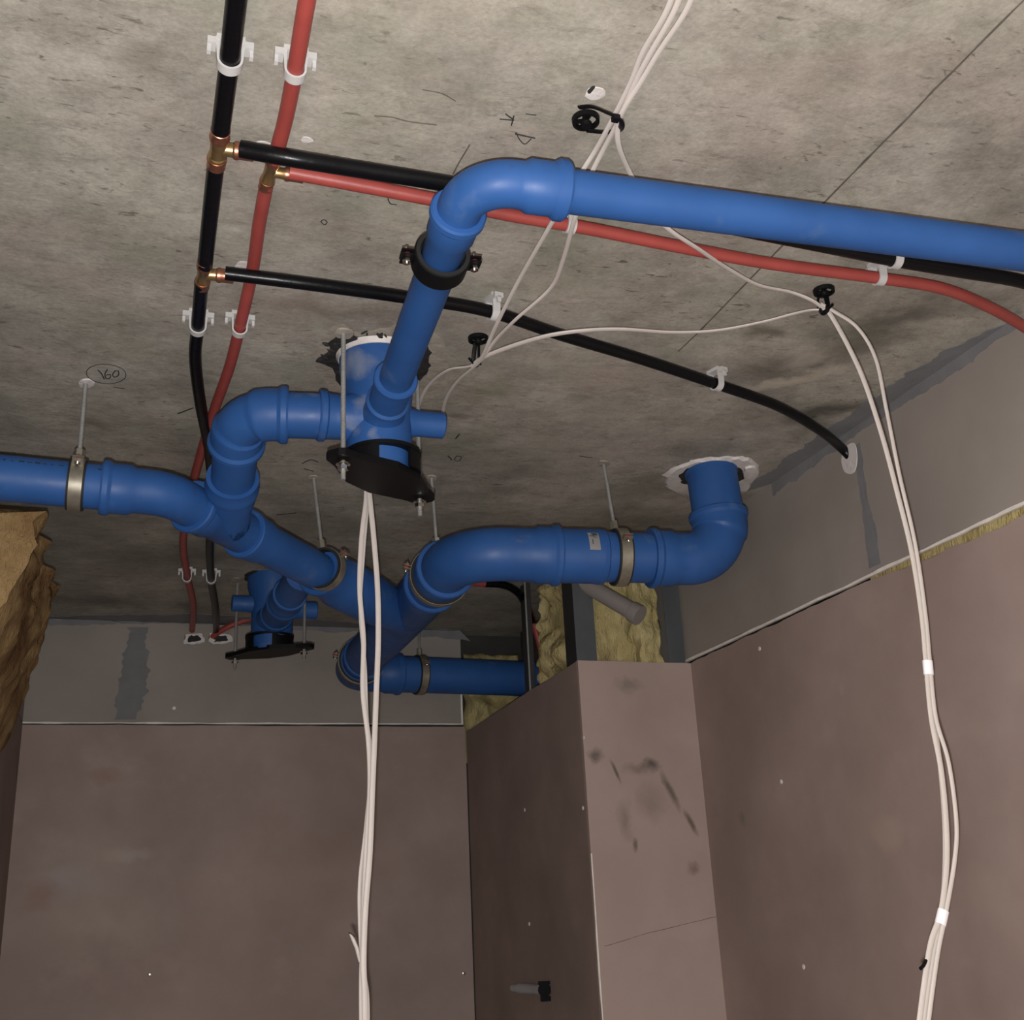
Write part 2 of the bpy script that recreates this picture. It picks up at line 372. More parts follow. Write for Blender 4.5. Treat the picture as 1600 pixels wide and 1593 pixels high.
part('gap_wool', M_wool, wr, lambda bm: prism(bm, ragged((XR+.006, 1.34, JZ+.02), (XR+.006, 1.77, JZ+.02), .006, 60, seed=31, nrm=(1, 0, 0)) + [V(XR+.006, 1.77, JZ-.05), V(XR+.006, 1.34, JZ-.05)], (.02, 0, 0)), smooth=False)
# boxed riser
ws = struct(bpy.data.objects.new('wall_riser_casing', None)); COL.objects.link(ws); ws.location = (SX, SY, 0)
ZT = 1.55+.562
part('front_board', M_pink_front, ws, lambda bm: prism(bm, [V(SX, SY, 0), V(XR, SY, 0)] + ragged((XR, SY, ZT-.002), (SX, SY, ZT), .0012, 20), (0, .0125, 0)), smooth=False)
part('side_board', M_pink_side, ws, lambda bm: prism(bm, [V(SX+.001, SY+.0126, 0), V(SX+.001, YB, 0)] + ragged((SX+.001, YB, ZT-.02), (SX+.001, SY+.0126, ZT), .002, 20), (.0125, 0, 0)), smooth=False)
part('corner_edge', M_core, ws, lambda bm: prism(bm, ragged((SX-.0008, SY-.001, .2), (SX-.0008, SY-.001, ZT-.45), .0012, 40, 14, 2, (1, 0, 0)) + [V(SX+.0025, SY-.001, ZT-.45), V(SX+.0025, SY-.001, .2)], (0, .003, 0)), smooth=False)
def crackline(bm, P, r=.0006, amp=.0015):
    Q = []
    for a, b in zip(P, P[1:]):
        for i in range(14): p = a.lerp(b, i/14); Q.append(p + noise.noise_vector(p*60)*amp)
    Q.append(P[-1]); tube(bm, Q, r, 5)
part('board_joint', M_ink, ws, lambda bm: crackline(bm, [YP(945, 1478, SY), YP(1010, 1458, SY), YP(1118, 1432, SY)], .0005, .001))

# grey-blue filler bands
def band(name, parent, A, B, off, seed, amp=1, straight=False):
    """A: one edge as a list, B: the opposite one"""
    N = 90
    def edge(E, s, am):
        E = [Vector(e) for e in E]; L = [0]
        for a, b in zip(E, E[1:]): L.append(L[-1]+(b-a).length)
        out = []
        for k in range(N+1):
            x = L[-1]*k/N; i = max(i for i in range(len(E)-1) if L[i] <= x+1e-9); a, b = E[i], E[i+1]
            p = a.lerp(b, (x-L[i])/(b-a).length); pd = (b-a).cross(Vector(off)).normalized()
            out.append(p + pd*(noise.noise(p*26+V(s, 0, 0))*.006 + noise.noise(p*80+V(s, 0, 0))*.0035)*am*1.4)
        return out
    P, Q = edge(A, seed, amp), edge(B, seed+9, 0 if straight else amp); o = Vector(off)
    if (P[0]-Q[0]).length > (P[0]-Q[-1]).length: Q = Q[::-1]
    def build(bm):
        R = [[bm.verts.new(v) for v in (p, q, q+o, p+o)] for p, q in zip(P, Q)]
        for a, b in zip(R, R[1:]):
            for k in range(4): bm.faces.new((a[k], a[(k+1) % 4], b[(k+1) % 4], b[k]))
        bm.faces.new(R[0]); bm.faces.new(R[-1][::-1])
    part(name, M_fill, parent, build, smooth=False)
X1 = XR+.0008
band('filler_band', wr, [XP(1590, 505, X1), XP(1520, 562, X1), XP(1440, 617, X1), XP(1360, 665, X1), XP(1240, 752, X1), XP(1209, 775, X1)],
     [V(X1, XP(1590, 505, X1).y, CH), V(X1, XP(1209, 775, X1).y, CH)], (-.002, 0, 0), 1, 1, True)
band('filler_band', wr, [XP(1333, 700, X1), XP(1345, 770, X1), XP(1352, 830, X1), XP(1358, 888, X1)],
     [XP(1345, 690, X1), XP(1357, 780, X1), XP(1369, 820, X1), XP(1377, 880, X1)], (-.0015, 0, 0), 4, .4)
Y1 = YB-.0032
band('filler_band', wb, [YP(200, 980, Y1), YP(192, 1040, Y1), YP(184, 1080, Y1), YP(179, 1124, Y1)],
     [YP(228, 980, Y1), YP(230, 1020, Y1), YP(229, 1080, Y1), YP(215, 1124, Y1)], (0, -.002, 0), 6, 1.8)
band('filler_band', wb, [V(XL, Y1, CH), V(bx1, Y1, CH)], [YP(80, 976, Y1), YP(300, 974, Y1), YP(460, 983, Y1), YP(640, 992, Y1), YP(735, 1000, Y1)], (0, -.0015, 0), 7, .8)
# ceiling: board joint lines left by the shuttering, smears of filler along the wall, pencil marks
cp = lambda x, y, d=.0004: C(x, y, d)
def seam(bm):
    P = [cp(x, y) for x, y in ((1610, -10), (1589, 10), (1535, 64), (1494, 106), (1460, 139), (1419, 183), (1372, 230), (1318, 285), (1240, 365), (1128, 481), (1090, 520), (1060, 548))]
    for a, b in zip(P, P[1:]):
        u = (b-a).normalized(); w = V(-u.y, u.x, 0); n = 8; L = []; Rr = []
        for i in range(n+1):
            p = a.lerp(b, i/n); k = .0011 + .0011*noise.noise(p*40); L.append(p+w*k); Rr.append(p-w*k*.8)
        prism(bm, L + Rr[::-1], (0, 0, -.0012))
M_seam = new_mat('seam_line', lin((92, 84, 74)), .95, var=.25, vs=40)  # dark line colour of the formwork joint, shared with the scratches
part('shutter_seam', M_seam, ceil_, seam, smooth=False)
band('filler_smear', ceil_, [cp(1585, 497), cp(1480, 545), cp(1380, 610), cp(1290, 672), cp(1150, 770)],
     [V(X1, XP(1590, 505, X1).y, CH-.0004), V(X1, XP(1209, 775, X1).y, CH-.0004)], (0, 0, -.0012), 12, 1.6, True)
band('filler_smear', ceil_, [cp(68, 962), cp(300, 958), cp(500, 968), cp(720, 985)], [V(XL, YB-.003, CH-.0004), V(bx1, YB-.003, CH-.0004)], (0, 0, -.0012), 15, 1.6, True)
def stroke(bm, pix, r=.0009, n=8):
    P = [C(x, y, .0006) for x, y in pix]; tube(bm, catmull(P, n) if len(P) > 2 else P, r, 6)
def marks(bm):
    el = [(166+31*math.cos(a), 584+15*math.sin(a)+.05*31*math.cos(a)) for a in [i*math.tau/16 for i in range(17)]]
    stroke(bm, el, .0006)
    stroke(bm, [(153, 578), (158, 583), (163, 592)], .0009)                                       # 1
    stroke(bm, [(168, 577), (164, 584), (166, 591), (172, 590), (172, 585), (166, 586)], .0009)   # 6
    stroke(bm, [(180, 579), (176, 585), (179, 589), (185, 586), (185, 580), (180, 579)], .0009)   # 0
    stroke(bm, [(177, 605), (195, 607)], .0007)
    stroke(bm, [(278, 646), (302, 637)], .0012)
    stroke(bm, [(432, 804), (463, 801)], .0012)
part('marker_writing', M_ink, ceil_, marks)
def scribbles(bm):
    stroke(bm, [(781, 186), (803, 188)], .0008); stroke(bm, [(790, 178), (801, 186)], .0008); stroke(bm, [(803, 181), (799, 196)], .0008); stroke(bm, [(822, 178), (838, 180)], .0006)
    stroke(bm, [(805, 209), (836, 216)], .0009); stroke(bm, [(806, 207), (812, 218), (820, 225), (830, 217)], .0006)
    stroke(bm, [(606, 310), (610, 318), (620, 320)], .0007)
    stroke(bm, [(501, 346), (506, 343), (511, 347), (507, 351), (501, 346)], .0006)
    stroke(bm, [(700, 712), (706, 718)], .0012); stroke(bm, [(714, 712), (710, 718), (717, 720), (721, 714), (714, 712)], .0008)
    stroke(bm, [(712, 685), (718, 678)], .0012); stroke(bm, [(905, 712), (925, 715)], .0008)
    stroke(bm, [(472, 724), (486, 718), (497, 722)], .001); stroke(bm, [(475, 732), (490, 736)], .001)
part('pencil_mark', M_ink, ceil_, scribbles)
def scratches(bm):
    stroke(bm, [(734, 226), (722, 246), (716, 256), (708, 272)], .0009); stroke(bm, [(585, 181), (612, 183), (640, 190), (682, 195)], .0008); stroke(bm, [(660, 140), (690, 146), (712, 158)], .0006)
part('scratch', M_seam, ceil_, scratches)

# ------------------------------------------------------------------ blue drainage
def rimprof(r, L, k=.0045, sock=.05, at0=True):
    pass
def socket_head(r):       # profile of a push-fit socket opening at arclength 0
    return [(0, r+.001), (0, r+.0065), (.003, r+.0085), (.011, r+.0085), (.014, r+.0065), (.017, r+.0045), (.045, r+.0045), (.052, r+.0005)]
def socket_tail(r):
    return [(-.052, r+.0005), (-.045, r+.0045), (-.017, r+.0045), (-.014, r+.0065), (-.011, r+.0085), (-.003, r+.0085), (-.0001, r+.0065)]
def ring(bm, p, d, r, w=.008, h=.0035):
    d = Vector(d).normalized(); p = Vector(p)
    tube(bm, [p-d*w/2, p-d*w/4, p+d*w/4, p+d*w/2], [(0, r), (w*.25, r+h), (w*.75, r+h), (w, r)], 40)
def fit(name, label, pts, r, R, head=True, tail=True, group=None, mat=None, extra=None, cat='pipe fitting'):
    P = fillet(pts, R) if len(pts) > 2 and R < 5 else pts
    pr = (socket_head(r) if head else [(0, r)]) + (socket_tail(r) if tail else [(-.0001, r)])
    L = sum((Vector(b)-Vector(a)).length for a, b in zip(P, P[1:]))
    bm = nb(); tube(bm, P, pr, 48)
    if extra: extra(bm)
    return tag(obj(name, bm, mat or M_blue), label, cat, group)
def pipe(name, label, a, b, r, mat=None, group=None, parent=None):
    bm = nb(); tube(bm, [a, Vector(a).lerp(b, .5), b], r, 48); o = obj(name, bm, mat or M_blue, parent)
    return tag(o, label, 'pipe', group) if label else o

r1, r2, r3 = .0375, .0415, .0535
# left run
A0 = V(XL-.14, 1.853, CH-.176); Acl = V(-.101, 1.853, CH-.185)
A = C(262, 771, .19); B = C(488, 888, .203)
Ad = (A-Acl).normalized(); Dd = (B-A).normalized()
A0 = Acl - Ad*.36
lp = thing('drain_pipe', Acl, 'straight blue drain pipe at the left edge, printed with a dashed black line', 'pipe')
sA = A - Ad*.105
pipe('pipe_wall', None, A0, sA+Ad*.03, r1, parent=lp)
def dashes(bm):
    side = Ad.cross(V(0, 0, 1)).normalized(); ang = math.radians(28)
    for i in range(34):
        p = Acl - Ad*.24 + Ad*(i*.0118); 
        if abs((p-Acl).dot(Ad)) < .02 or (p-sA).dot(Ad) > -.004: continue
        w = R_.choice((.004, .006, .008)); n = side*math.cos(ang) + V(0, 0, 1)*math.sin(ang)*1
        q = p + n*(r1+.0002); t = n.cross(Ad).normalized()
        h = R_.choice((.0014, .0022, .0028))
        prism(bm, [q, q+Ad*w, q+Ad*w+t*h, q+t*h], n*.0003)
part('printed_line', M_ink, lp, dashes, smooth=False)
e1 = fit('pipe_elbow', 'blue 45-degree bend joining the left pipe to the slanting branch', [sA, A, A+Dd*.075], r1, .075, True, False)
# slanting Y branch (body + arm)
J = A + Dd*.17
K = C(374, 646, .118)                       # corner of the upper elbow
Ar = (K-J); Ar.normalize()
yb0 = A + Dd*.062; yb1 = A + Dd*.235
def yarm(bm):
    tube(bm, [J, J-(-Ar)*.15], [(0, r1+.001), (.085, r1+.001), (.088, r1+.0045), (.112, r1+.0045), (.115, r1+.0075), (.125, r1+.0085), (.13, r1+.0065)], 48)
    tube(bm, [J-Ar*.03, J, J+Ar*.03], [(0, .001), (.012, r1*.8), (.03, r1+.001), (.06, r1+.001)], 48)
fit('pipe_branch', 'blue slanting Y branch under the left bend, arm rising toward the upper elbow', [yb0, yb1], r1+.001, .05, True, False, extra=yarm)
kp = J + Ar*.120
cpl = K - Ar*.068
bm = nb()
tube(bm, [kp-Ar*.02, cpl], [(0, r1-.001), (.05, r1-.001), ((cpl-kp).length+.019, r1-.001)], 48)
obj_tmp = tag(obj('drain_pipe', bm, M_blue), 'short blue connector between slanting Y branch and upper left elbow', 'pipe')
# gully 1 geometry
RL, RR = V(.285, 1.574, CH), V(.438, 1.714, CH)
G = (RL+RR)/2 + V(-.006, 0, 0)
arm_end = C(528, 651, .118); Hd = (V(G.x, G.y, arm_end.z) - K); Hd = (arm_end-K).normalized()
h0 = K + Hd*.075
dm = dusty('blue_plastic_dusty', [(tuple(K+Hd*.17+V(0, -.03, .03)), .035, .6), (tuple(K+Hd*.11+V(0, -.02, .035)), .02, .5)])
fit('pipe_elbow', 'blue 90-degree elbow turning the short gully pipe down to the slanting branch', [K-Ar*.085, K, h0], r1, .055, True, True)
pipe('drain_pipe', 'short dusty horizontal blue pipe between upper left elbow and near floor drain', h0-Hd*.03, arm_end, r1-.001, dm)
def gully(c, label, mat, arms, R=.052, h=.205):
    g = thing('floor_drain', V(c.x, c.y, CH), label, 'floor drain')
    def body(bm):
        t = V(c.x, c.y, CH-.001)
        tube(bm, [t, t-V(0, 0, h/2), t-V(0, 0, h+.0131)], [(0, R+.012), (.03, R+.012), (.06, R+.004), (.10, R), (h-.03, R), (h-.03, R-.002), (h, R-.004), (h, R-.006), (h+.013, R-.008)], 56)
    part('drain_body', mat, g, body)
    for kind, a, d, L, r, sk in arms:
        d = Vector(d).normalized()
        def f(bm):
            if sk: tube(bm, [a, a+d*L*.5, a+d*L], [(0, r+.012), (R*.6, r+.010), (R+.006, r+.001), (R+.02, r+.001), (R+.024, r+.006), (R+.030, r+.006), (R+.034, r+.002), (L-.014, r+.002), (L-.011, r+.0055), (L-.003, r+.006), (L-.0001, r+.004)] if sk == 2 else
                         [(0, r+.012), (R*.6, r+.010), (R+.012, r), (L-.014, r+.002), (L-.011, r+.0055), (L-.003, r+.006), (L-.0001, r+.004)], 48)
            else: tube(bm, [a, a+d*L*.5, a+d*L], [(0, r+.010), (R*.7, r+.006), (R+.012, r), (L-.002, r), (L-.0001, r-.002)], 48)
        part(kind, mat, g, f)
    return g
zS = CH-.108
Sdir = (C(706, 352, .10) - V(G.x, G.y, zS)); 
E2 = C(736, 279, .098)                       # corner of the top elbow
SA = V(G.x, G.y, CH-.125); Sd = (E2-SA).normalized()
dg = dusty('blue_plastic_gully', [((G.x-.045, G.y-.03, CH-.04), .04, .7), ((G.x-.03, G.y-.045, CH-.115), .02, .5), ((G.x-.05, G.y-.02, CH-.13), .02, .5), ((G.x-.02, G.y-.05, CH-.165), .012, .5), ((G.x-.05, G.y-.03, CH-.15), .015, .5)])
gully(G, 'near blue floor drain body hanging from the slab, smeared with plaster', dg,
      [('side_inlet', V(G.x, G.y, arm_end.z), (-1, .02, 0), .098, r1-.002, 1), ('stub', V(G.x, G.y, CH-.118), (1, 0, .0), .108, .0215, 0),
       ('top_outlet', SA, Sd, .155, .0275, 2)])
rs = .0253
Xd = (C(1500, 381, .10) - C(880, 299, .10)); Xd.normalize()
s0 = SA + Sd*.125
dS = (C(713, 330, .10)-E2).length
pe = E2 - Sd*dS
fit('drain_pipe', 'thin blue pipe from near drain outlet through the black clamp, socket at its top', [s0, s0.lerp(pe, .5), pe+Sd*.004], rs, 9, False, True, cat='pipe')
fit('pipe_elbow', 'blue 90-degree elbow at the left end of the long upper pipe', [pe-Sd*.03, E2, E2+Xd*.112], rs+.0012, .052, False, True)
tail0 = E2 + Xd*.085
pipe('drain_pipe', 'long blue pipe running from the upper elbow to the right edge', tail0, E2+Xd*.95, rs)
# bracket under each gully
def bracket(a, b, zb, label, flip=1, ringr=.057, g=None):
    c = (a+b)/2; u = (b-a); u.z = 0; half = u.length/2; u.normalize(); w = V(-u.y, u.x, 0)
    t = thing('drain_bracket', V(c.x, c.y, zb), label, 'bracket')
    def plate(bm):
        Lx = half+.024; pts = []
        prof = [(-Lx, .010), (-Lx+.006, .018), (-half+.01, .024), (-.055, .040), (-.03, .050), (.03, .050), (.055, .040), (half-.01, .024), (Lx-.006, .018), (Lx, .010)]
        pts = [V(c.x, c.y, zb)+u*x+w*y for x, y in prof] + [V(c.x, c.y, zb)+u*x-w*y for x, y in prof[::-1]]
        prism(bm, pts, (0, 0, .011))
        pts2 = [V(c.x, c.y, zb-.006)+u*x*.93+w*y*.55 for x, y in prof] + [V(c.x, c.y, zb-.006)+u*x*.93-w*y*.55 for x, y in prof[::-1]]
        prism(bm, pts2, (0, 0, .007)) if False else None
    part('plate', M_bp, t, plate, smooth=False)
    def collar(bm):   # upstanding ring with a window that shows the blue body
        n = 56; rin, rout = ringr-.003, ringr+.003; cc = V(c.x, c.y, zb+.010)
        wa = math.atan2(-c.y+0, -c.x+0) + flip*.35
        A_ = []
        for i in range(n+1):
            a_ = wa + math.radians(26) + (math.tau-math.radians(52))*i/n
            dirv = V(math.cos(a_), math.sin(a_), 0)
            A_.append([bm.verts.new(cc+dirv*rr+V(0, 0, zz)) for rr, zz in ((rin, 0), (rout, 0), (rout, .032), (rin, .032))])
        for P_, Q_ in zip(A_, A_[1:]):
            for k in range(4): bm.faces.new((P_[k], P_[(k+1) % 4], Q_[(k+1) % 4], Q_[k]))
        bm.faces.new(A_[0]); bm.faces.new(A_[-1][::-1])
        tube(bm, [cc+V(0, 0, .030), cc+V(0, 0, .036)], ringr+.004, 56)
    part('collar', M_bp, t, collar)
    for q in (a, b):
        rod = part('threaded_rod', M_steel, t, lambda bm: threaded(bm, V(q.x, q.y, CH), V(q.x, q.y, zb-.030)))
        part('nut', M_zinc, rod, lambda bm: (hexnut(bm, V(q.x, q.y, zb-.012), .0085, .006), tube(bm, [V(q.x, q.y, zb-.0065), V(q.x, q.y, zb-.005)], .011, 24), hexnut(bm, V(q.x, q.y, zb+.013), .0085, .005)))
    return t
def threaded(bm, a, b, r=.0038):
    L = (b-a).length; n = int(L/.0026); prof = [(0, r)]
    for i in range(n): x = (i+.5)*L/n; prof += [(x-.0006, r+.0003), (x, r-.0004)]
    prof.append((L-.0001, r)); tube(bm, [a, b], prof, 12)
def hexnut(bm, p, r, h, axis=(0, 0, 1)):
    ax = Vector(axis).normalized(); tube(bm, [p-ax*h/2, p+ax*h/2], r, 6)
one('plaster_ring', M_seal, 'smeared white plaster ring round the top of the near floor drain', 'plaster', None, lambda bm: tube(bm, [V(G.x, G.y, CH-.003), V(G.x, G.y, CH-.012)], [(0, .071), (.003, .069), (.0089, .0655)], 48))
RL2 = RL.copy(); RR2 = RR.copy()
bracket(RL2, RR2, CH-.222, 'black bracket bolted under the near floor drain on two threaded rods')
# gully 2, by the back wall
FL, FR = C(367, 1036, .222), C(475, 1022, .222)
FL.z = FR.z = CH
G2 = (FL+FR)/2 + V(.004, -.01, 0)
Bd2 = (C(500, 880, .17) - C(432, 962, .15)); 
gd = (C(492, 885, .16) - V(G2.x, G2.y, CH-.15)).normalized()
gully(G2, 'far blue floor drain body near the back wall, with two side stubs', M_blue,
      [('stub', V(G2.x, G2.y, CH-.078), (-1, 0, 0), .105, .0215, 0), ('stub', V(G2.x, G2.y, CH-.090), (1, 0, 0), .118, .0240, 0), ('top_outlet', V(G2.x, G2.y, CH-.125), gd, .30, .036, 2)], R=.054, h=.188)
bracket(FL, FR, CH-.208, 'black bracket bolted under the far floor drain on two threaded rods', flip=-1, ringr=.059)
g2e = V(G2.x, G2.y, CH-.125)
fit('drain_pipe', 'blue pipe from the far floor drain, passing behind the slanting pipe', [g2e+gd*.20, g2e+gd*.47], .036, .05, True, False, cat='pipe')

# slanting pipe with its socket
d0 = A + Dd*.215
Jn = C(590, 962, .205)                      # centre of the big Y
diag = nb(); dl = (B-d0).length
dend = B + Dd*.03
tube(diag, [d0, d0.lerp(dend, .5), dend], [(0, r1+.002), (0, r1+.0075), (.003, r1+.0095), (.013, r1+.0095), (.016, r1+.006), (.05, r1+.006), (.056, r1+.001), ((dend-d0).length-.0001, r1+.001)], 48)
tag(obj('drain_pipe', diag, M_blue), 'slanting blue pipe running from the left Y branch to the central junction', 'pipe')
# big run
E3 = V(1.156, 1.985, CH-.21)
q1 = C(880, 868, .205); Lx = C(735, 862, .203)
Ld = (q1 - E3).normalized()
Ec = E3 + Ld*(E3-C(722, 860, .205)).length   # corner of the centre elbow
F1 = C(612, 985, .205)
Nd = (F1 - Ec).normalized()
top = V(E3.x-.004, E3.y+.012, CH)
vd = (E3-top).normalized()
pipe('drain_pipe', 'vertical blue soil pipe out of the slab at the right, ragged white sealant round it', top+V(0, 0, .02), top+vd*.150, r3)
def rr_ring(bm):
    ring(bm, top+vd*.012, vd, r3, .012, .003)
fit('pipe_elbow', 'large blue elbow below the vertical soil pipe at the right', [top+vd*.105, E3, E3+Ld*.165], r3, .082, True, True, extra=rr_ring)
xa = E3 + Ld*.14
cx0 = E3 + Ld*((q1-E3).length+.02)
def bigrun(bm):
    a = E3 + Ld*.155; b = Ec - Ld*.17
    L = (b-a).length
    tube(bm, [a, a.lerp(b, .5), b], [(0, r3-.002), (.105, r3-.002), (.108, r3+.002), (.118, r3+.0035), (.128, r3+.002), (L-.0001, r3+.002)], 56)
lpz = thing('drain_pipe', E3+Ld*.3, 'large horizontal blue pipe with a white paper sticker', 'pipe')
part('pipe_wall', M_blue, lpz, bigrun)
def sticker(bm):
    c0 = C(935, 850, .205); s = (c0-E3).dot(Ld); cc = E3 + Ld*s; sd = Ld.cross(V(0, 0, 1)).normalized()
    if sd.y > 0: sd = -sd
    rows = []
    for i in range(13):
        a = math.radians(-4 + 44*i/12); n = sd*math.cos(a) + V(0, 0, 1)*math.sin(a)
        rows.append([bm.verts.new(cc + n*(r3+.0026) + Ld*(x + .0)) for x in (-.011, .011)])
    for a, b in zip(rows, rows[1:]): bm.faces.new((a[0], a[1], b[1], b[0]))
    r = bmesh.ops.solidify(bm, geom=bm.faces[:], thickness=.0003)
stk = part('sticker', M_white, lpz, sticker)
def sttext(bm):
    c0 = C(935, 850, .205); s = (c0-E3).dot(Ld); cc = E3 + Ld*s; sd = Ld.cross(V(0, 0, 1)).normalized()
    if sd.y > 0: sd = -sd
    for a0, x0, x1, h in ((37, -.008, .004, 3), (33, -.008, .002, 2.5), (29.5, -.002, .008, 1.4), (20, .003, .0045, 12), (26, -.006, .002, 1.2)):
        P = []
        for x, a in ((x0, a0), (x1, a0), (x1, a0-h), (x0, a0-h)):
            n = sd*math.cos(math.radians(a)) + V(0, 0, 1)*math.sin(math.radians(a)); P.append(cc + n*(r3+.0031) + Ld*x)
        prism(bm, P, sd*.0003)
part('sticker_print', M_ink, stk, sttext, smooth=False)
e3 = fit('pipe_elbow', 'large blue elbow in the middle, turning the horizontal run toward the back wall', [Ec-Ld*.20, Ec, Ec+Nd*.125], r3, .105, True, False)
# coupling below the elbow, then the big Y
def coup(bm):
    a = Ec + Nd*.105; b = Ec + Nd*.245
    tube(bm, [a, a.lerp(b, .5), b], [(0, r3+.001), (0, r3+.0075), (.003, r3+.0095), (.014, r3+.0095), (.017, r3+.005), (.05, r3+.005), (.055, r3+.0005), ((b-a).length-.0001, r3+.0005)], 56)
one('pipe_coupling', M_blue, 'blue socketed connector just below the middle elbow, ringed by a clamp', 'pipe fitting', None, coup)
El = C(560, 1040, .205); El = C(548, 1050, .20)
Md = (El - (Ec+Nd*.3)).normalized()
jy0 = Ec + Nd*.225; jy1 = El - Md*.17
def bigY(bm):
    P = [jy0, jy0.lerp(jy1, .5), jy1]; L = sum((b-a).length for a, b in zip(P, P[1:]))
    tube(bm, P, socket_head(r3)[:-1] + [(.052, r3+.003), (L*.6, r3+.003), (L-.06, r3+.003), (L-.057, r3+.0075), (L-.045, r3+.0075), (L-.042, r3+.001), (L-.0001, r3+.001)], 56)
    # slanting arm, reduced to take the slanting pipe
    a = B + Dd*.022; b = a + Dd*.36
    tp = a.lerp(b, .5)
    tube(bm, [a, tp, b], [(0, r1+.003), (0, r1+.010), (.003, r1+.012), (.014, r1+.012), (.018, r1+.009), (.045, r1+.009), (.05, r1+.010), (.075, r3-.002), (.085, r3+.001), (.22, r3+.001), (.36, r3-.008)], 56)
one('pipe_branch', M_blue, 'large blue Y junction where slanting pipe and middle run meet', 'pipe fitting', None, bigY)
Xe = (C(760, 1062, .20) - C(650, 1058, .20)).normalized()
fit('pipe_elbow', 'large blue elbow at the lower end, turning toward the riser opening', [jy1-Md*(-.02), El, El+Xe*.15], r3, .072, True, True)
pe_end = El + Xe*.78
pipe('drain_pipe', 'dark blue pipe entering the riser beside the back wall', El+Xe*.12, El+Xe*.655, r3)

# ------------------------------------------------------------------ pipe clamps
def clamp(c, d, r, label, rodtop=None, w=.022, ears='side', bandmat=None, group='pipe clamps with rubber lining', roddir=None, earaxis=None):
    d = Vector(d).normalized(); c = Vector(c)
    t = thing('pipe_clamp', c, label, 'pipe clamp', group)
    def ringband(bm, ri, ro, ww, n=56):
        z = V(0, 0, 1) if abs(d.z) < .9 else V(0, 1, 0); u = (z - d*z.dot(d)).normalized(); v = d.cross(u)
        R = []
        for i in range(n):
            a = math.tau*i/n; q = u*math.cos(a)+v*math.sin(a)
            R.append([bm.verts.new(c+q*rr+d*x) for rr, x in ((ri, -ww/2), (ro, -ww/2), (ro, ww/2), (ri, ww/2))])
        for i in range(n):
            A_, B_ = R[i], R[(i+1) % n]
            for k in range(4): bm.faces.new((A_[k], A_[(k+1) % 4], B_[(k+1) % 4], B_[k]))
    part('rubber_lining', M_rub, t, lambda bm: ringband(bm, r-.0005, r+.0045, w+.007))
    part('band', bandmat or M_steeld, t, lambda bm: ringband(bm, r+.003, r+.0062, w))
    e = Vector(earaxis).normalized(); e = (e - d*e.dot(d)).normalized(); f = d.cross(e).normalized()
    sides = (1, -1) if ears == 'both' else (1,)
    for s in sides:
        def ear(bm):
            Mx = Matrix((( *e*s, 0), (*f, 0), (*d, 0), (0, 0, 0, 1))).transposed(); Mx.translation = c
            for y0 in (.0022, -.0042): box(bm, (r+.002, y0, -w*.42), (r+.021, y0+.002, w*.42), Mx)
        part('ear', M_steeld if ears != 'both' else M_bp, t, ear, smooth=False)
        def scr(bm):
            p = c + e*s*(r+.0135); hexnut(bm, p-f*.0075, .0055, .005, f); tube(bm, [p-f*.012, p+f*.013], .0026, 12); hexnut(bm, p+f*.0065, .0052, .004, f)
        sc_ = part('screw', M_zinc, t, scr)
        part('washer', M_redp, sc_, lambda bm: tube(bm, [c+e*s*(r+.0135)+f*.0002-f*.002, c+e*s*(r+.0135)+f*.002], .0062, 16))
    if rodtop is not None:
        tp = Vector(rodtop); up = V(0, 0, 1); bt = c + (tp-c).normalized()*(r+.006)
        rd = part('threaded_rod', M_steel, t, lambda bm: threaded(bm, tp, bt))
        part('boss', M_steeld, rd, lambda bm: hexnut(bm, bt+(tp-bt).normalized()*.009, .0085, .018, (tp-bt)))
    return t
side = V(0, -1, 0)
clamp(Acl, Ad, r1, 'steel clamp holding the left blue pipe on a tall rod', C(134, 597), w=.020, earaxis=(0, -.75, .45))
cd = (B - Dd*.012)
clamp(C(507, 889, .203), Dd, r1+.001, 'clamp at the lower end of the slanting blue pipe', C(490, 746), w=.018, earaxis=(.7, -.6, .5))
c9 = E3 + Ld*(C(966, 873, .207)-E3).length
clamp(c9, Ld, r3, 'wide steel clamp beside the white sticker on the large blue pipe', C(943, 724), w=.022, earaxis=(0, -.88, .30))
cE = Ec + Nd*.165
clamp(cE, Nd, r3+.005, 'clamp wrapped round the connector below the middle elbow', V(cE.x, cE.y, CH) if False else C(674, 745), w=.016, earaxis=(-1, 0, .25))
cM = jy1 + Md*.012
clamp(cM, Md, r3+.006, 'clamp above the lowest elbow, behind the hanging white cables', V(cM.x, cM.y, CH), w=.016, earaxis=(-1, -.1, .2))
cR = El + Xe*(C(652, 1056, .20)-El).length
clamp(cR, Xe, r3, 'clamp on the dark blue pipe that enters the riser', V(cR.x, cR.y, CH), w=.020, earaxis=(0, -.9, .35))
cU = SA + Sd*(C(691, 401, .10)-SA).length
clamp(cU, Sd, rs+.004, 'black clamp with two bolted ears under the upper elbow', V(cU.x, cU.y, CH), w=.026, ears='both', bandmat=M_bp, earaxis=(1, 0, 0))

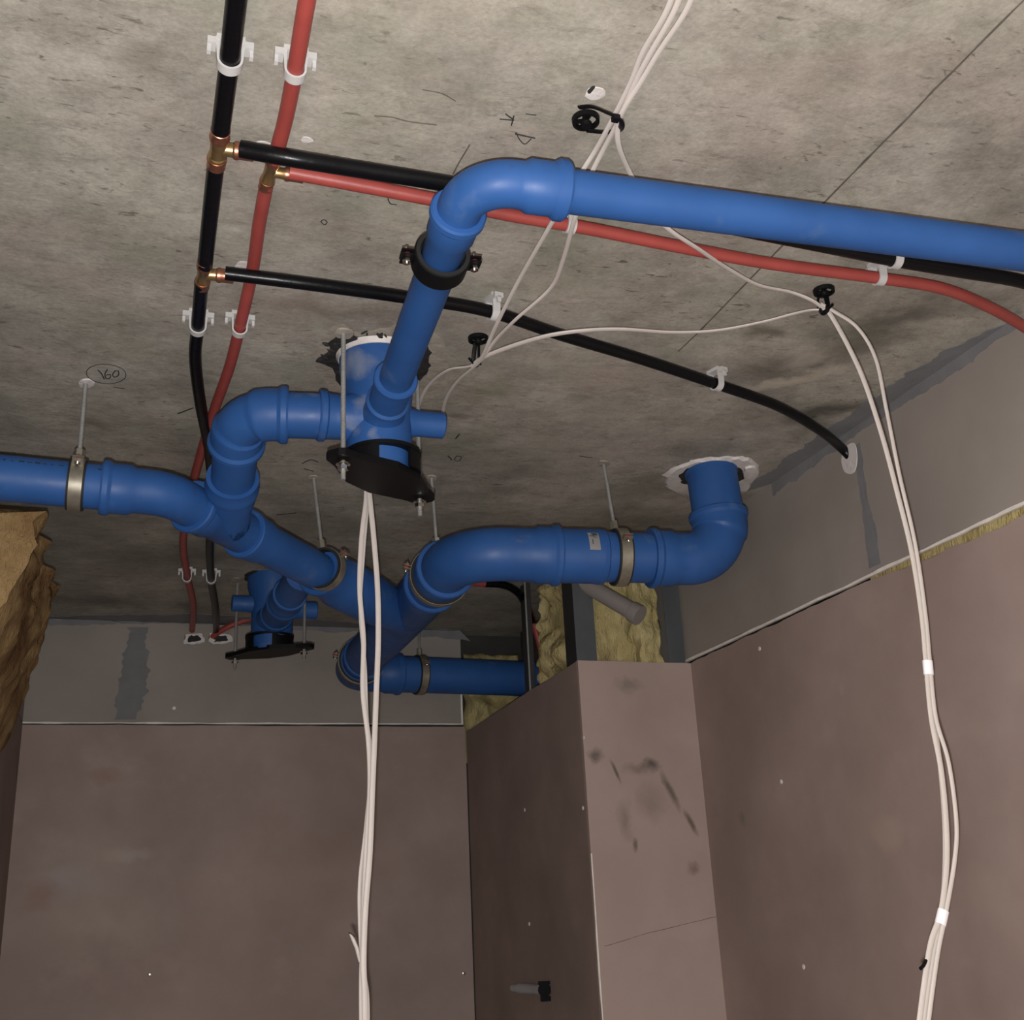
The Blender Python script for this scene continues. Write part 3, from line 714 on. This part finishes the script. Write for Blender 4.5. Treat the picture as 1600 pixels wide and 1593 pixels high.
# ------------------------------------------------------------------ marks where things meet the slab
def blobby(bm, pts, drop, seed, th=.003):
    pts = [Vector(p) for p in pts]; c = sum(pts, Vector())/len(pts)
    cl = catmull(pts + [pts[0]], 6)[:-1]
    ringv = []
    for k, (s, dz) in enumerate(((1.0, 0), (.93, th), (.6, th*1.3))):
        ringv.append([bm.verts.new(V(c.x+(p.x-c.x)*s*(1+.10*noise.noise(p*60+V(seed, k, 0))), c.y+(p.y-c.y)*s*(1+.10*noise.noise(p*60+V(seed+5, k, 0))), CH-.0002-dz-drop)) for p in cl])
    for a, b in zip(ringv, ringv[1:]):
        n = len(a)
        for i in range(n): bm.faces.new((a[i], a[(i+1) % n], b[(i+1) % n], b[i]))
    bm.faces.new(ringv[-1])
def blob_part(name, mat, pix, seed, th=.003, drop=0): return part(name, mat, ceil_, lambda bm: blobby(bm, [C(x, y) for x, y in pix], drop, seed, th))
blob_part('cement_patch', M_patch, [(485, 560), (500, 530), (530, 505), (560, 520), (600, 512), (650, 505), (690, 530), (700, 570), (690, 610), (640, 640), (560, 640), (510, 600)], 1, .001)
blob_part('hole_shade_disc', M_dark, [(492, 562), (512, 548), (518, 528), (540, 515), (560, 524), (600, 530), (640, 520), (668, 535), (672, 565), (662, 590), (640, 600), (560, 610), (530, 600), (520, 575)], 3, .004, .001)  # dark disc painted as the shaded recess of the ragged hole
def rubble(bm):
    for i in range(60):
        a = R_.uniform(0, math.tau); rr = R_.uniform(.062, .088); p = V(G.x-.012+math.cos(a)*rr, G.y+.005+math.sin(a)*rr, CH-.004)
        M_ = Matrix.Translation(p) @ Matrix.Rotation(R_.uniform(0, 6), 4, V(R_.random(), R_.random(), R_.random()).normalized()) @ Matrix.Diagonal((R_.uniform(.5, 1.6), R_.uniform(.4, 1), R_.uniform(.3, .8), 1))
        bmesh.ops.create_icosphere(bm, subdivisions=1, radius=R_.uniform(.003, .007), matrix=M_)
part('rubble', M_dark, ceil_, rubble, smooth=False)
blob_part('mortar_ring', M_patch, [(535, 548), (545, 535), (565, 529), (590, 528), (600, 535), (590, 550), (560, 552)], 4, .006, .002)
blob_part('white_sealant', M_seal, [(1036, 742), (1058, 727), (1090, 716), (1130, 713), (1165, 713), (1187, 727), (1178, 745), (1168, 765), (1130, 775), (1080, 775), (1044, 762)], 5, .006)
blob_part('black_gap', M_dark, [(1058, 737), (1075, 726), (1110, 720), (1150, 722), (1165, 735), (1155, 750), (1110, 755), (1066, 752)], 6, .003, .005)
blob_part('white_sealant', M_seal, [(1163, 724), (1176, 722), (1186, 730), (1178, 744), (1166, 748), (1160, 735)], 8, .008, .003)
blob_part('white_sealant', M_seal, [(122, 598), (128, 592), (142, 592), (148, 599), (140, 604), (126, 604)], 9, .002)
blob_part('cement_patch', M_patch, [(522, 515), (530, 508), (545, 509), (553, 516), (545, 524), (527, 522)], 10, .003, .004)
blob_part('white_patch', M_seal, [(913, 150), (920, 138), (932, 135), (945, 140), (943, 152), (925, 156)], 11, .0008)
blob_part('dark_spot', M_ink, [(917, 141), (925, 133), (930, 134), (923, 143), (919, 144)], 12, .001, .001)
blob_part('hole_shade_disc', M_dark, [(381, 905), (384, 896), (396, 891), (412, 893), (420, 900), (400, 908)], 13, .004)  # same painted recess shade beside the far drain
for x, y in ((489, 746), (674, 746), (943, 723), (369, 906), (652, 592)):
    blob_part('cement_patch', M_patch, [(x-9, y), (x-5, y-4), (x+5, y-4), (x+9, y), (x+5, y+4), (x-6, y+4)], x, .002)
for i, (x, y, s) in enumerate(((410, 228, 1), (478, 218, .6), (380, 416, 1))):
    blob_part('glue_smear', M_seal, [(x-14*s+12*0, y), (x-6*s, y-8*s), (x+10*s, y-6*s), (x+20*s, y+4*s), (x+6*s, y+8*s), (x-8*s, y+7*s)], 20+i, .0006)

# ------------------------------------------------------------------ heating pipes in black and red coating
DP = .028
def run(name, label, pix, r, mat, drop=DP, extra=None, group=None, drops=None, end=None):
    P = [C(x, y, (drops[i] if drops else drop)) for i, (x, y) in enumerate(pix)]
    if end: P += end
    return one(name, mat, label, 'pipe', group, lambda bm: tube(bm, catmull(P, 10) if len(P) > 2 else P, r, 24))
T1 = C(341, 232, DP); T2 = C(318, 428, DP); T3 = C(422, 268, .018)
rb, rrd, rsm = .0105, .0088, .0088
u_ = (C(376, -60, DP)-T1).normalized()
run('coated_pipe', 'black coated pipe from the top edge down to the upper copper tee', [(376, -60), (366, 30), (356, 115), (343, 216)], rb, M_black)
run('coated_pipe', 'black coated pipe between the two copper tees', [(338, 250), (329, 330), (320, 416)], rb*.97, M_black)
run('coated_pipe', 'black coated pipe curving from lower copper tee down to the back wall', [(315, 440), (309, 510), (305, 560), (313, 630), (326, 700), (333, 780), (328, 850), (330, 905), (337, 950), (338, 985)], rb*.93, M_black, end=[YP(339, 1005, YB+.02)])
run('coated_pipe', 'black coated branch pipe running behind the blue upper elbow to the right edge', [(376, 233), (460, 248), (570, 266), (700, 287), (860, 315), (1060, 340), (1250, 376), (1395, 405), (1500, 423), (1590, 438), (1660, 460)], rb*.97, M_black, drops=[.028, .039, .034, .03]+[.028]*7)
run('coated_pipe', 'black coated branch pipe curving across the slab into the right wall', [(352, 427), (480, 443), (640, 465), (760, 485), (880, 524), (1000, 560), (1120, 600), (1215, 634), (1278, 670)], .0095, M_black, drops=[.030, .034, .028]+[.026]*6, end=[XP(1312, 697, XR-.02), XP(1335, 720, XR+.01)])
run('coated_pipe', 'red coated pipe from the top edge down to the brass tee', [(492, -60), (478, 10), (461, 110), (445, 190), (427, 255)], rrd, M_red, drops=[.028, .028, .028, .020, .018])
run('coated_pipe', 'red coated pipe falling from the brass tee to the back wall', [(417, 285), (405, 350), (394, 425), (376, 505), (358, 575), (335, 640), (312, 715), (295, 785), (286, 850), (294, 905), (302, 945), (300, 985)], rrd, M_red, drops=[.018, .016, .013]+[.024]*9, end=[YP(298, 1004, YB+.02)])
run('coated_pipe', 'red coated branch pipe running under the upper elbow to the right edge', [(452, 269), (560, 289), (680, 312), (800, 336), (920, 357), (1060, 385), (1200, 411), (1372, 434), (1470, 450), (1540, 477), (1600, 510), (1640, 540)], .0088, M_red, drops=[.018, .022, .026]+[.028]*9)
run('coated_pipe', 'short red coated pipe leaving the back wall hole behind the far drain', [(372, 976), (410, 962), (520, 945), (650, 925), (742, 911)], .0088, M_red, drops=[.03]*5, group=None) if False else \
    one('coated_pipe', M_red, 'short red coated pipe leaving the back wall hole behind the far drain', 'pipe', None, lambda bm: tube(bm, catmull([YP(322, 1004, YB+.02), YP(345, 985, YB-.03), YP(385, 968, YB-.06), YP(440, 955, YB-.10)], 10), .0088, 24))
one('coated_pipe', M_red, 'short red coated pipe end seen under the large blue run', 'pipe', None, lambda bm: tube(bm, [C(700, 905, .02), C(762, 912, .02)], .010, 20))
one('coated_pipe', M_black, 'black coated pipe bending into the riser under the large blue run', 'pipe', None, lambda bm: tube(bm, catmull([C(758, 911, .02), C(785, 913, .02), C(805, 922, .03), YP(818, 938, 2.95), YP(832, 975, 2.95)], 10), .011, 20))
one('coated_pipe', M_red, 'red coated pipe dropping inside the riser beside a steel stud', 'pipe', None, lambda bm: tube(bm, catmull([YP(822, 940, 2.98), YP(834, 975, 2.96), YP(846, 1020, 2.96), YP(845, 1060, 2.96)], 10), .009, 20))
def tee(p, a, b, label, rr, rs_, sleeve=True):
    t = thing('pipe_tee', p, label, 'pipe tee')
    a = (a-p).normalized(); b = (b-p).normalized()
    def body(bm):
        k = rr
        tube(bm, [p-a*.020, p, p+a*.020], [(0, k), (.006, k), (.008, k*.88), (.032, k*.88), (.034, k), (.0399, k)], 24)
        tube(bm, [p, p+b*.024], [(0, rs_*.85), (.016, rs_*.85), (.018, rs_), (.0239, rs_)], 24)
    part('tee_body', M_brass, t, body)
    for s, dv, q, L in ((1, a, rr, .034), (1, -a, rr, .034), (1, b, rs_, .040)):
        def f(bm): tube(bm, [p+dv*.018, p+dv*L], [(0, q*1.05), (.003, q*1.10), (.006, q*1.0), (L-.018-.004, q*1.0), (L-.018-.001, q*1.05), (L-.0181, q*.95)], 24)
        part('press_sleeve', M_cop, t, f)
tee(T1, C(356, 115, DP), C(460, 248, DP), 'copper tee at the top of the black pipe, branch going right', rb*1.02, rb*.92)
tee(T2, C(329, 330, DP), C(480, 443, DP), 'lower copper tee on the black pipe', rb*.93, .0095)
tee(T3, C(445, 190, .018), C(560, 290, .022), 'brass tee on the red pipe under the crossing black pipe', rrd*1.0, .0080)

# clips holding the pipes to the slab
def clip(px, py, dirpix, r, label, group='white plastic pipe clips'):
    p = C(px, py, DP); d = (C(*dirpix, DP)-p); d.z = 0; d.normalize(); s = V(-d.y, d.x, 0)
    t = thing('pipe_clip', V(p.x, p.y, CH), label, 'pipe clip', group)
    def strap(bm):   # U strap round the pipe
        ri, ro = r+.0004, r+.0028; n = 20; Q = []
        path = [(s*ri, s*ro)]
        prof = []
        for i in range(n+1):
            a = math.pi*i/n; v = s*math.cos(a) - V(0, 0, 1)*math.sin(a); prof.append((p+v*ri, p+v*ro))
        up = V(0, 0, CH-p.z-.002)
        prof = [(p+s*ri+up, p+s*ro*1.15+up)] + prof + [(p-s*ri+up, p-s*ro*1.15+up)]
        R = [[bm.verts.new(a-d*.006), bm.verts.new(b-d*.006), bm.verts.new(b+d*.006), bm.verts.new(a+d*.006)] for a, b in prof]
        for A_, B_ in zip(R, R[1:]):
            for k in range(4): bm.faces.new((A_[k], A_[(k+1) % 4], B_[(k+1) % 4], B_[k]))
        bm.faces.new(R[0]); bm.faces.new(R[-1][::-1])
    part('strap', M_white, t, strap, ang=50)
    def base(bm):
        Mx = Matrix(((*s, 0), (*d, 0), (0, 0, 1, 0), (0, 0, 0, 1))).transposed(); Mx.translation = V(p.x, p.y, CH)
        box(bm, (-r-.004, -.008, -.006), (r+.004, .008, 0), Mx)
        for sg in (1, -1):
            box(bm, (sg*(r+.008)-.005, -.007, -.012), (sg*(r+.008)+.005, .007, -.004), Mx)
            box(bm, (sg*(r+.011)-.002, -.003, -.020), (sg*(r+.011)+.002, .003, -.010), Mx)
    part('base', M_white, t, base, smooth=False)
clip(359, 97, (366, 30), rb, 'white clip on the black pipe nearest the top edge')
clip(461, 113, (478, 10), rrd, 'white clip on the red pipe nearest the top edge')
clip(309, 512, (305, 560), rb*.93, 'white clip on the black pipe below the lower copper tee')
clip(374, 515, (358, 575), rrd, 'white clip on the red pipe left of the near floor drain')
clip(292, 903, (286, 850), rrd, 'white clip on the red pipe near the back wall')
clip(330, 905, (328, 850), rb*.93, 'white clip on the black pipe near the back wall')
clip(771, 489, (700, 475), .0095, 'white clip on the lower black branch beside the thin hanging cables')
clip(1120, 600, (1060, 582), .0095, 'white clip on the lower black branch halfway to the right wall')
clip(1374, 434, (1300, 424), .0088, 'white clip on the red branch left of where it bends')
clip(1398, 406, (1320, 392), rb, 'white clip on the black branch, just peeking below the long blue pipe')
clip(890, 352, (820, 338), .0088, 'white clip on the red branch right of the upper elbow')
# wall hole filler
for lab, pix in (('ragged white-edged hole in the back wall round the red pipe', [(290, 992), (312, 990), (318, 1002), (290, 1006)]), ('', [(330, 990), (358, 992), (362, 1002), (330, 1006)])):
    bm = nb(); P = [YP(x, y, YB-.008) for x, y in pix]
    cc = sum(P, Vector())/4; cl = catmull(P+[P[0]], 6)[:-1]
    prism(bm, [p + (p-cc)*.25*noise.noise(p*90) for p in cl], (0, -.003, 0)); obj('torn_plaster', bm, M_seal, wb, smooth=False)
    bm = nb(); prism(bm, [cc+V(0, -.0035, 0) + (p-cc)*.62 + (p-cc)*.35*noise.noise(p*110) for p in cl], (0, -.001, 0)); obj('wall_hole', bm, M_dark, wb, smooth=False)  # flat dark plate painted as the unlit depth of the hole
bm = nb(); P = [XP(x, y, XR-.003) for x, y in ((1318, 700), (1335, 692), (1340, 715), (1335, 738), (1322, 738), (1316, 722))]
prism(bm, catmull(P+[P[0]], 5)[:-1], (-.002, 0, 0)); obj('sealant_ring', bm, M_seal, wr, smooth=False)

# ------------------------------------------------------------------ white cables
def cable(label, P, w=.0032, flat=.55, axis=(0, 0, 1), group='white flat cables', n=10):
    return one('cable', M_cable, label, 'cable', group, lambda bm: tube(bm, catmull(P, n), w, 12, flat=(flat, axis)))
c_ = lambda L, d: [C(x, y, d) for x, y in L]
def cdr(L): return [C(x, y, d) for x, y, d in L]
cable('leftmost of three white cables at the top edge, running straight to the lower tie',
      cdr([(1062, -40, .03), (1040, 20, .03), (1005, 80, .025), (985, 130, .022), (955, 190, .022), (930, 235, .02), (905, 275, .030), (868, 338, .042), (812, 435, .036), (775, 508, .043), (746, 566, .042), (700, 578, .03), (668, 604, .02), (652, 640, .015), (648, 670, .01)]))
cable('middle one of three white cables from the top edge, bowing right above the lower tie',
      cdr([(1075, -40, .03), (1052, 20, .03), (1015, 85, .028), (992, 130, .026), (966, 190, .026), (942, 235, .022), (920, 280, .030), (897, 345, .043), (880, 405, .036), (860, 450, .032), (808, 497, .042), (775, 530, .040), (748, 566, .042), (715, 595, .03), (696, 625, .02), (690, 660, .01)]))
cable('rightmost of three white cables from the top edge, looping down to the right tie',
      cdr([(1095, -40, .03), (1070, 20, .03), (1030, 80, .026), (1003, 125, .026), (972, 175, .03), (965, 200, .03), (968, 232, .03), (985, 272, .025), (1010, 320, .03), (1045, 358, .043), (1090, 388, .043), (1135, 418, .032), (1185, 445, .025), (1235, 456, .02), (1270, 470, .03), (1290, 486, .038)]))
cable('white cable sagging between the lower tie and the right tie',
      cdr([(738, 572, .04), (760, 556, .04), (820, 534, .043), (880, 520, .046), (960, 514, .04), (1050, 519, .03), (1120, 516, .03), (1190, 503, .03), (1240, 490, .03), (1270, 484, .035), (1292, 486, .04)]), w=[(0, .0052), (.12, .0052), (.30, .0042), (.5, .0032), (2, .0032)])
TY = C(1290, 486, .04).y
def hang(L, y): return [YP(a, b, y if len(q) == 2 else q[2]) for q in L for a, b in [q[:2]]]
cable('thicker left white cable of the pair hanging down the right wall',
      hang([(1284, 478), (1298, 492), (1325, 540), (1350, 595), (1378, 680), (1402, 770), (1424, 860), (1440, 960), (1447, 1035), (1455, 1120), (1470, 1200), (1478, 1280), (1479, 1350), (1470, 1425), (1453, 1480), (1436, 1600), (1425, 1700)], TY), w=.0042, axis=(0, 1, 0), flat=.5)
cable('right white cable of the pair hanging down the right wall',
      hang([(1282, 474), (1303, 486), (1340, 512), (1368, 560), (1385, 640), (1405, 740), (1430, 850), (1446, 960), (1453, 1035), (1462, 1120), (1482, 1190), (1494, 1280), (1492, 1340), (1478, 1425), (1465, 1490), (1450, 1600), (1440, 1700)], TY-.003), w=.0032, axis=(0, 1, 0), flat=.6)
cable('short white cable flanking the lower end of the hanging pair at the right',
      hang([(1448, 1060), (1463, 1150), (1474, 1250), (1477, 1340), (1471, 1430), (1458, 1500), (1443, 1600), (1433, 1700)], TY+.004), w=.0038, axis=(0, 1, 0), flat=.6)
for (x, y, w_), lab in (((1449, 1032, .0075), 'upper white tape band round the cables on the right wall'), ((1474, 1422, .0078), 'lower white tape band round the cables on the right wall')):
    p = YP(x, y, TY); q = YP(x+(2 if y < 1200 else -5), y+22, TY); one('cable_tape', M_tape, lab, 'tape', 'white tape bands', lambda bm: tube(bm, [p, q], w_, 20, flat=(.75, (0, 1, 0))))
p = YP(1441, 1512, TY)
HY = 1.80
cable('left white cable hanging in the middle from behind the near drain',
      hang([(572, 740), (572, 780), (565, 840), (562, 920), (568, 1000), (567, 1080), (576, 1160), (578, 1230), (573, 1320), (569, 1400), (567, 1470), (565, 1540), (566, 1650)], HY), w=.0042, axis=(0, 1, 0))
cable('right white cable hanging in the middle from behind the near drain',
      hang([(574, 740), (578, 780), (584, 840), (590, 920), (591, 1000), (588, 1080), (585, 1160), (582, 1230), (578, 1330), (571, 1420), (568, 1500), (570, 1560), (571, 1650)], HY-.008), w=.0046, axis=(0, 1, 0))
cable('thin white cable twisting between the two hanging in the middle',
      hang([(573, 745), (574, 785), (568, 860), (563, 950), (570, 1040), (573, 1120), (580, 1190), (572, 1290), (563, 1370), (562, 1430), (566, 1500), (574, 1560), (574, 1650)], HY+.008), w=.0032, axis=(0, 1, 0))
one('cable_offcut', M_cable, 'short split cable end sticking out left of the middle hanging cables', 'cable', None,
    lambda bm: tube(bm, hang([(547, 1458), (552, 1468), (558, 1482), (562, 1502)], HY), [(0, .0016), (.01, .0028), (.03, .003), (.045, .0015)], 10))
bm = nb(); tube(bm, hang([(545, 1456), (556, 1463)], HY-.003), .0009, 6); obj('cut_end', bm, M_ink, [o for o in COL.objects if o.name.startswith('cable_offcut')][0])

# black cable-tie mounts
def tie(px, py, loop, label, tilt=0):
    p = C(px, py, .002); t = thing('cable_tie', V(p.x, p.y, CH), label, 'cable tie', 'black cable ties on screwed mounts')
    def mount(bm):
        R = []; n = 28
        c0 = V(p.x, p.y, CH-.007)
        for i in range(n):
            a = math.tau*i/n; q = V(math.cos(a), math.sin(a), 0)
            R.append([bm.verts.new(c0+q*rr+V(0, 0, z)) for rr, z in ((.0125, -.001), (.0160, -.001), (.0165, .005), (.0125, .005))])
        for i in range(n):
            A_, B_ = R[i], R[(i+1) % n]
            for k in range(4): bm.faces.new((A_[k], A_[(k+1) % 4], B_[(k+1) % 4], B_[k]))
        for a in (tilt, tilt+math.tau/3, tilt+2*math.tau/3):
            Mx = Matrix.Translation(c0) @ Matrix.Rotation(a, 4, 'Z'); box(bm, (0, -.0018, 0), (.014, .0018, .004), Mx)
    part('mount', M_bp, t, mount)
    part('screw', M_bp, t, lambda bm: tube(bm, [V(p.x, p.y, CH), V(p.x, p.y, CH-.010), V(p.x, p.y, CH-.014)], [(0, .004), (.009, .004), (.0091, .0068), (.0139, .0055)], 20))
    part('strap', M_bp, t, lambda bm: tube(bm, catmull(loop(p), 8), .0037, 8, flat=(.45, (0, 0, 1))))
    return t
def lp1(p): return [C(905, 168, .012), C(925, 167, .02), C(948, 176, .036), C(968, 186, .042), C(971, 198, .036), C(962, 205, .012), C(940, 206, .008), C(918, 204, .010)]
t1 = tie(915, 185, lp1, 'black cable tie and mount at the top, right of the pencil marks', .6)
part('tie_head', M_bp, t1, lambda bm: box(bm, (-.004, -.004, -.003), (.004, .004, .003), Matrix.Translation(C(962, 185, .043))), smooth=False)
def lp2(p): return [C(1279, 462, .010), C(1278, 475, .025), C(1284, 488, .045), C(1292, 486, .048), C(1293, 475, .03), C(1290, 460, .010)]
t2 = tie(1287, 452, lp2, 'black cable tie and mount at the right, where the sagging cables meet', .2)
part('tie_tail', M_bp, t2, lambda bm: tube(bm, [C(1284, 489, .047), C(1292, 484, .050), C(1301, 476, .05)], .0022, 8))
def lp3(p): return [C(743, 535, .010), C(741, 550, .022), C(740, 566, .036), C(746, 570, .038), C(748, 555, .022), C(748, 535, .010)]
t3 = tie(747, 527, lp3, 'black cable tie and mount above the right stub of the near drain', 1.1)
part('tie_tail', M_bp, t3, lambda bm: tube(bm, [C(733, 560, .04), C(740, 568, .04), C(752, 569, .04)], .0018, 8))
one('cable_tie', M_bp, 'tiny black tie on the lower end of the right hanging cables', 'cable tie', None, lambda bm: tube(bm, [YP(1447, 1500, TY), YP(1443, 1508, TY-.005), YP(1438, 1513, TY-.006)], .0022, 8))

# ------------------------------------------------------------------ riser opening: studs, wool, grey pipe
def stud(label, lo, hi, mat, lip=None):
    t = thing('steel_stud', ((lo[0]+hi[0])/2, (lo[1]+hi[1])/2, lo[2]), label, 'stud', 'studs framing the riser opening')
    part('web', mat, t, lambda bm: box(bm, lo, hi), smooth=False)
    if lip: part('flange', lip[2] if len(lip) > 2 else mat, t, lambda bm: box(bm, lip[0], lip[1]), smooth=False)
    return t
z0 = 1.2
x905, x930 = YP(905, 980, SY+.02).x, YP(932, 1035, SY+.02).x
stud('corner steel stud above the casing edge, left of the pale yellow wool', (SX+.004, SY+.016, z0), (SX+.006, SY+.085, CH), M_studd,
     ((SX+.004, SY+.014, z0), (x930, SY+.016, CH), M_stud))
stud('steel stud at the right end of the riser opening against the right wall', (XR-.052, SY+.016, z0), (XR-.006, SY+.018, CH), M_stud,
     ((XR-.008, SY+.018, z0), (XR-.006, SY+.08, CH)))
ys = XP(822, 1040, SX+.006).y
stud('thin dark steel stud with bright edge, halfway along the riser side', (SX+.016, ys-.002, z0), (SX+.03, ys+.045, CH), M_studd,
     ((SX+.012, ys-.003, z0), (SX+.016, ys+.001, CH), M_steel))
def batt(name, label, O, u, v, w, nu, nv, th, mat, seed, amp=.02, group='mineral wool in the riser', edge=.02, shape=None, prof=None):
    """lumpy quilt spanning u x v from O, bulging along w"""
    u, v, w = Vector(u), Vector(v), Vector(w).normalized(); bm = nb(); F, B_ = [], []
    for i in range(nu+1):
        a, b = [], []
        for j in range(nv+1):
            s, t_ = i/nu, j/nv; e = 1
            if shape: s2, t2_ = shape(s, t_)
            else: s2, t2_ = s, t_
            p = O + u*s2 + v*t2_
            if i in (0, nu) or j in (0, nv): p += (noise.noise_vector(p*22+V(seed, 0, 0)) * edge); e = .25
            h = (th*e + amp*noise.fractal(p*9+V(seed, seed, 0), .8, 2.1, 5)*e)*(prof(s, t_) if prof else 1)
            a.append(bm.verts.new(p + w*max(h, .004))); b.append(bm.verts.new(p))
        F.append(a); B_.append(b)
    for i in range(nu):
        for j in range(nv):
            bm.faces.new((F[i][j], F[i+1][j], F[i+1][j+1], F[i][j+1])); bm.faces.new((B_[i][j], B_[i][j+1], B_[i+1][j+1], B_[i+1][j]))
    for i in range(nu):
        bm.faces.new((F[i][0], B_[i][0], B_[i+1][0], F[i+1][0])); bm.faces.new((F[i][nv], F[i+1][nv], B_[i+1][nv], B_[i][nv]))
    for j in range(nv):
        bm.faces.new((F[0][j], F[0][j+1], B_[0][j+1], B_[0][j])); bm.faces.new((F[nu][j], B_[nu][j], B_[nu][j+1], F[nu][j+1]))
    return tag(obj(name, bm, mat, ang=60), label, 'insulation', group)
zb_ = ZT-.1
batt('mineral_wool', 'pale yellow wool quilt behind the front casing, left of the grey pipe', V(x930-.012, SY+.075, zb_), (.20, .02, 0), (0, 0, CH-zb_-.02), (0, -1, 0), 26, 26, .03, M_wool, 2, .03)
batt('mineral_wool', 'fluffy yellow wool strip between the grey pipe and the right wall', V(XR-.135, SY+.05, zb_), (.075, 0, 0), (.0, 0, CH-zb_-.02), (0, -1, 0), 16, 30, .03, M_wool, 5, .035)
batt('mineral_wool', 'yellow wool hanging between two dark studs on the riser side', V(SX+.06, ys-.03, zb_+.10), (0, -.26, 0), (0, 0, CH-zb_-.14), (-1, 0, 0), 26, 26, .02, M_wool, 8, .05, edge=.03)
batt('mineral_wool', 'shadowy yellow wool at the back of the riser beside the dark pipe', V(SX+.002, YB+.03, zb_-.02), (.19, 0, 0), (.0, 0, CH-zb_-.05), (0, -1, 0), 26, 30, .04, M_wool, 11, .05, edge=.012)
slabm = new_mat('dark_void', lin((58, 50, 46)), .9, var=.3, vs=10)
part('dark_void_sheet', slabm, ws, lambda bm: box(bm, (SX+.20, SY+.2, .5), (SX+.21, YB, CH)), smooth=False)  # dark sheet whose colour stands in for the shaded riser depth
gp0 = YP(915, 912, SY+.02); gp1 = YP(990, 956, SY-.075)
gp = thing('waste_pipe', gp1, 'grey plastic waste pipe with a socket end poking out of the riser wool', 'pipe')
gdv = (gp1-gp0).normalized()
part('pipe_wall', M_gpipe, gp, lambda bm: tube(bm, [gp0-gdv*.04, gp0.lerp(gp1, .5), gp1+gdv*.004], .0215, 32))
part('socket', M_gpipe, gp, lambda bm: tube(bm, [gp1-gdv*.006, gp1+gdv*.020], [(0, .0218), (.0, .0245), (.004, .0255), (.0259, .0255)], 32))
pf = YP(874, 900, 2.62)
one('pipe_fitting', M_blue, 'blue socket end peeking out below the large blue run', 'pipe fitting', None,
    lambda bm: tube(bm, [V(pf.x, pf.y, CH), V(pf.x, pf.y, (CH+pf.z)/2), V(pf.x, pf.y, pf.z)], [(0, .040), (CH-pf.z-.05, .040), (CH-pf.z-.047, .045), (CH-pf.z-.014, .045), (CH-pf.z-.011, .049), (CH-pf.z-.0001, .047)], 40))
# left insulation
def lsh(s, t): return s, t
batt('insulation_roll', 'brown-yellow insulation quilt bulging from the left wall under the blue pipe', V(XL+.001, 1.98, 1.90), (0, .80, .02), (0, -.02, .34), (1, 0, 0), 44, 34, .10, M_woolb, 21, .035, group=None, edge=.02, prof=lambda a, b: .15+.95*b**.8)

# screws and wall plug
for (x, y, pl), lab in (((234, 1522, 'b'), 'shiny screw head low on the back wall, left part'), ((725, 1520, 'b'), 'shiny screw head at the right edge of the back wall'), ((1221, 1221, 'r'), 'pale screw spot high on the right wall'),
                        ((1256, 1510, 'r'), 'pale screw spot low on the right wall'), ((912, 1152, 's'), 'screw spot near the top of the riser side board'),
                        ((911, 1262, 's'), 'screw spot in the middle of the riser side board edge'), ((820, 1265, 's'), 'lone screw spot in the middle of the riser side board'), ((827, 1443, 's'), 'screw spot above the grey stub'),
                        ((1187, 1013, 'r'), 'filled screw spot just below the right joint'), ((272, 1106, 'u'), 'small screw spot on the grey strip left of the drain')):
    if pl == 'b': p = YP(x, y, YB-.001); ax = V(0, -1, 0)
    elif pl == 'u': p = YP(x, y, YB-.005); ax = V(0, -1, 0)
    elif pl == 'r': p = XP(x, y, XR-.001); ax = V(-1, 0, 0)
    else: p = XP(x, y, SX); ax = V(-1, 0, 0)
    one('screw', M_zinc if pl == 'b' else M_core, lab, 'screw', 'plasterboard screws', lambda bm: tube(bm, [p-ax*.002, p+ax*.0012, p+ax*.0016], [(0, .0025), (.0022, .0050), (.003, .0050), (.0036, .0036)], 14))
pq = XP(826, 1545, SX); 
st_ = thing('pipe_stub', pq, 'small grey capped pipe stub with black clip on the riser side board', 'pipe stub')
ud = V(0, -1, -.02).normalized()
sa, sb_ = XP(802, 1543, SX-.014), XP(850, 1546, SX-.014); sd_ = (sb_-sa).normalized(); sL = (sb_-sa).length
part('stub_body', new_mat('pale_grey_plastic', lin((176, 180, 184)), .4), st_, lambda bm: tube(bm, [sa, sa.lerp(sb_, .5), sb_], [(0, .009), (sL*.2, .009), (sL*.21, .0125), (sL*.85, .0125), (sL*.87, .0135), (sL-.0001, .0135)], 20))
part('clip', M_bp, st_, lambda bm: (tube(bm, [sb_, sb_+sd_*.008], .016, 16), box(bm, (SX-.028, sb_.y-.008, sb_.z+.012), (SX, sb_.y+.002, sb_.z+.020)), box(bm, (SX-.024, sb_.y-.008, sb_.z-.026), (SX, sb_.y+.002, sb_.z-.014))))
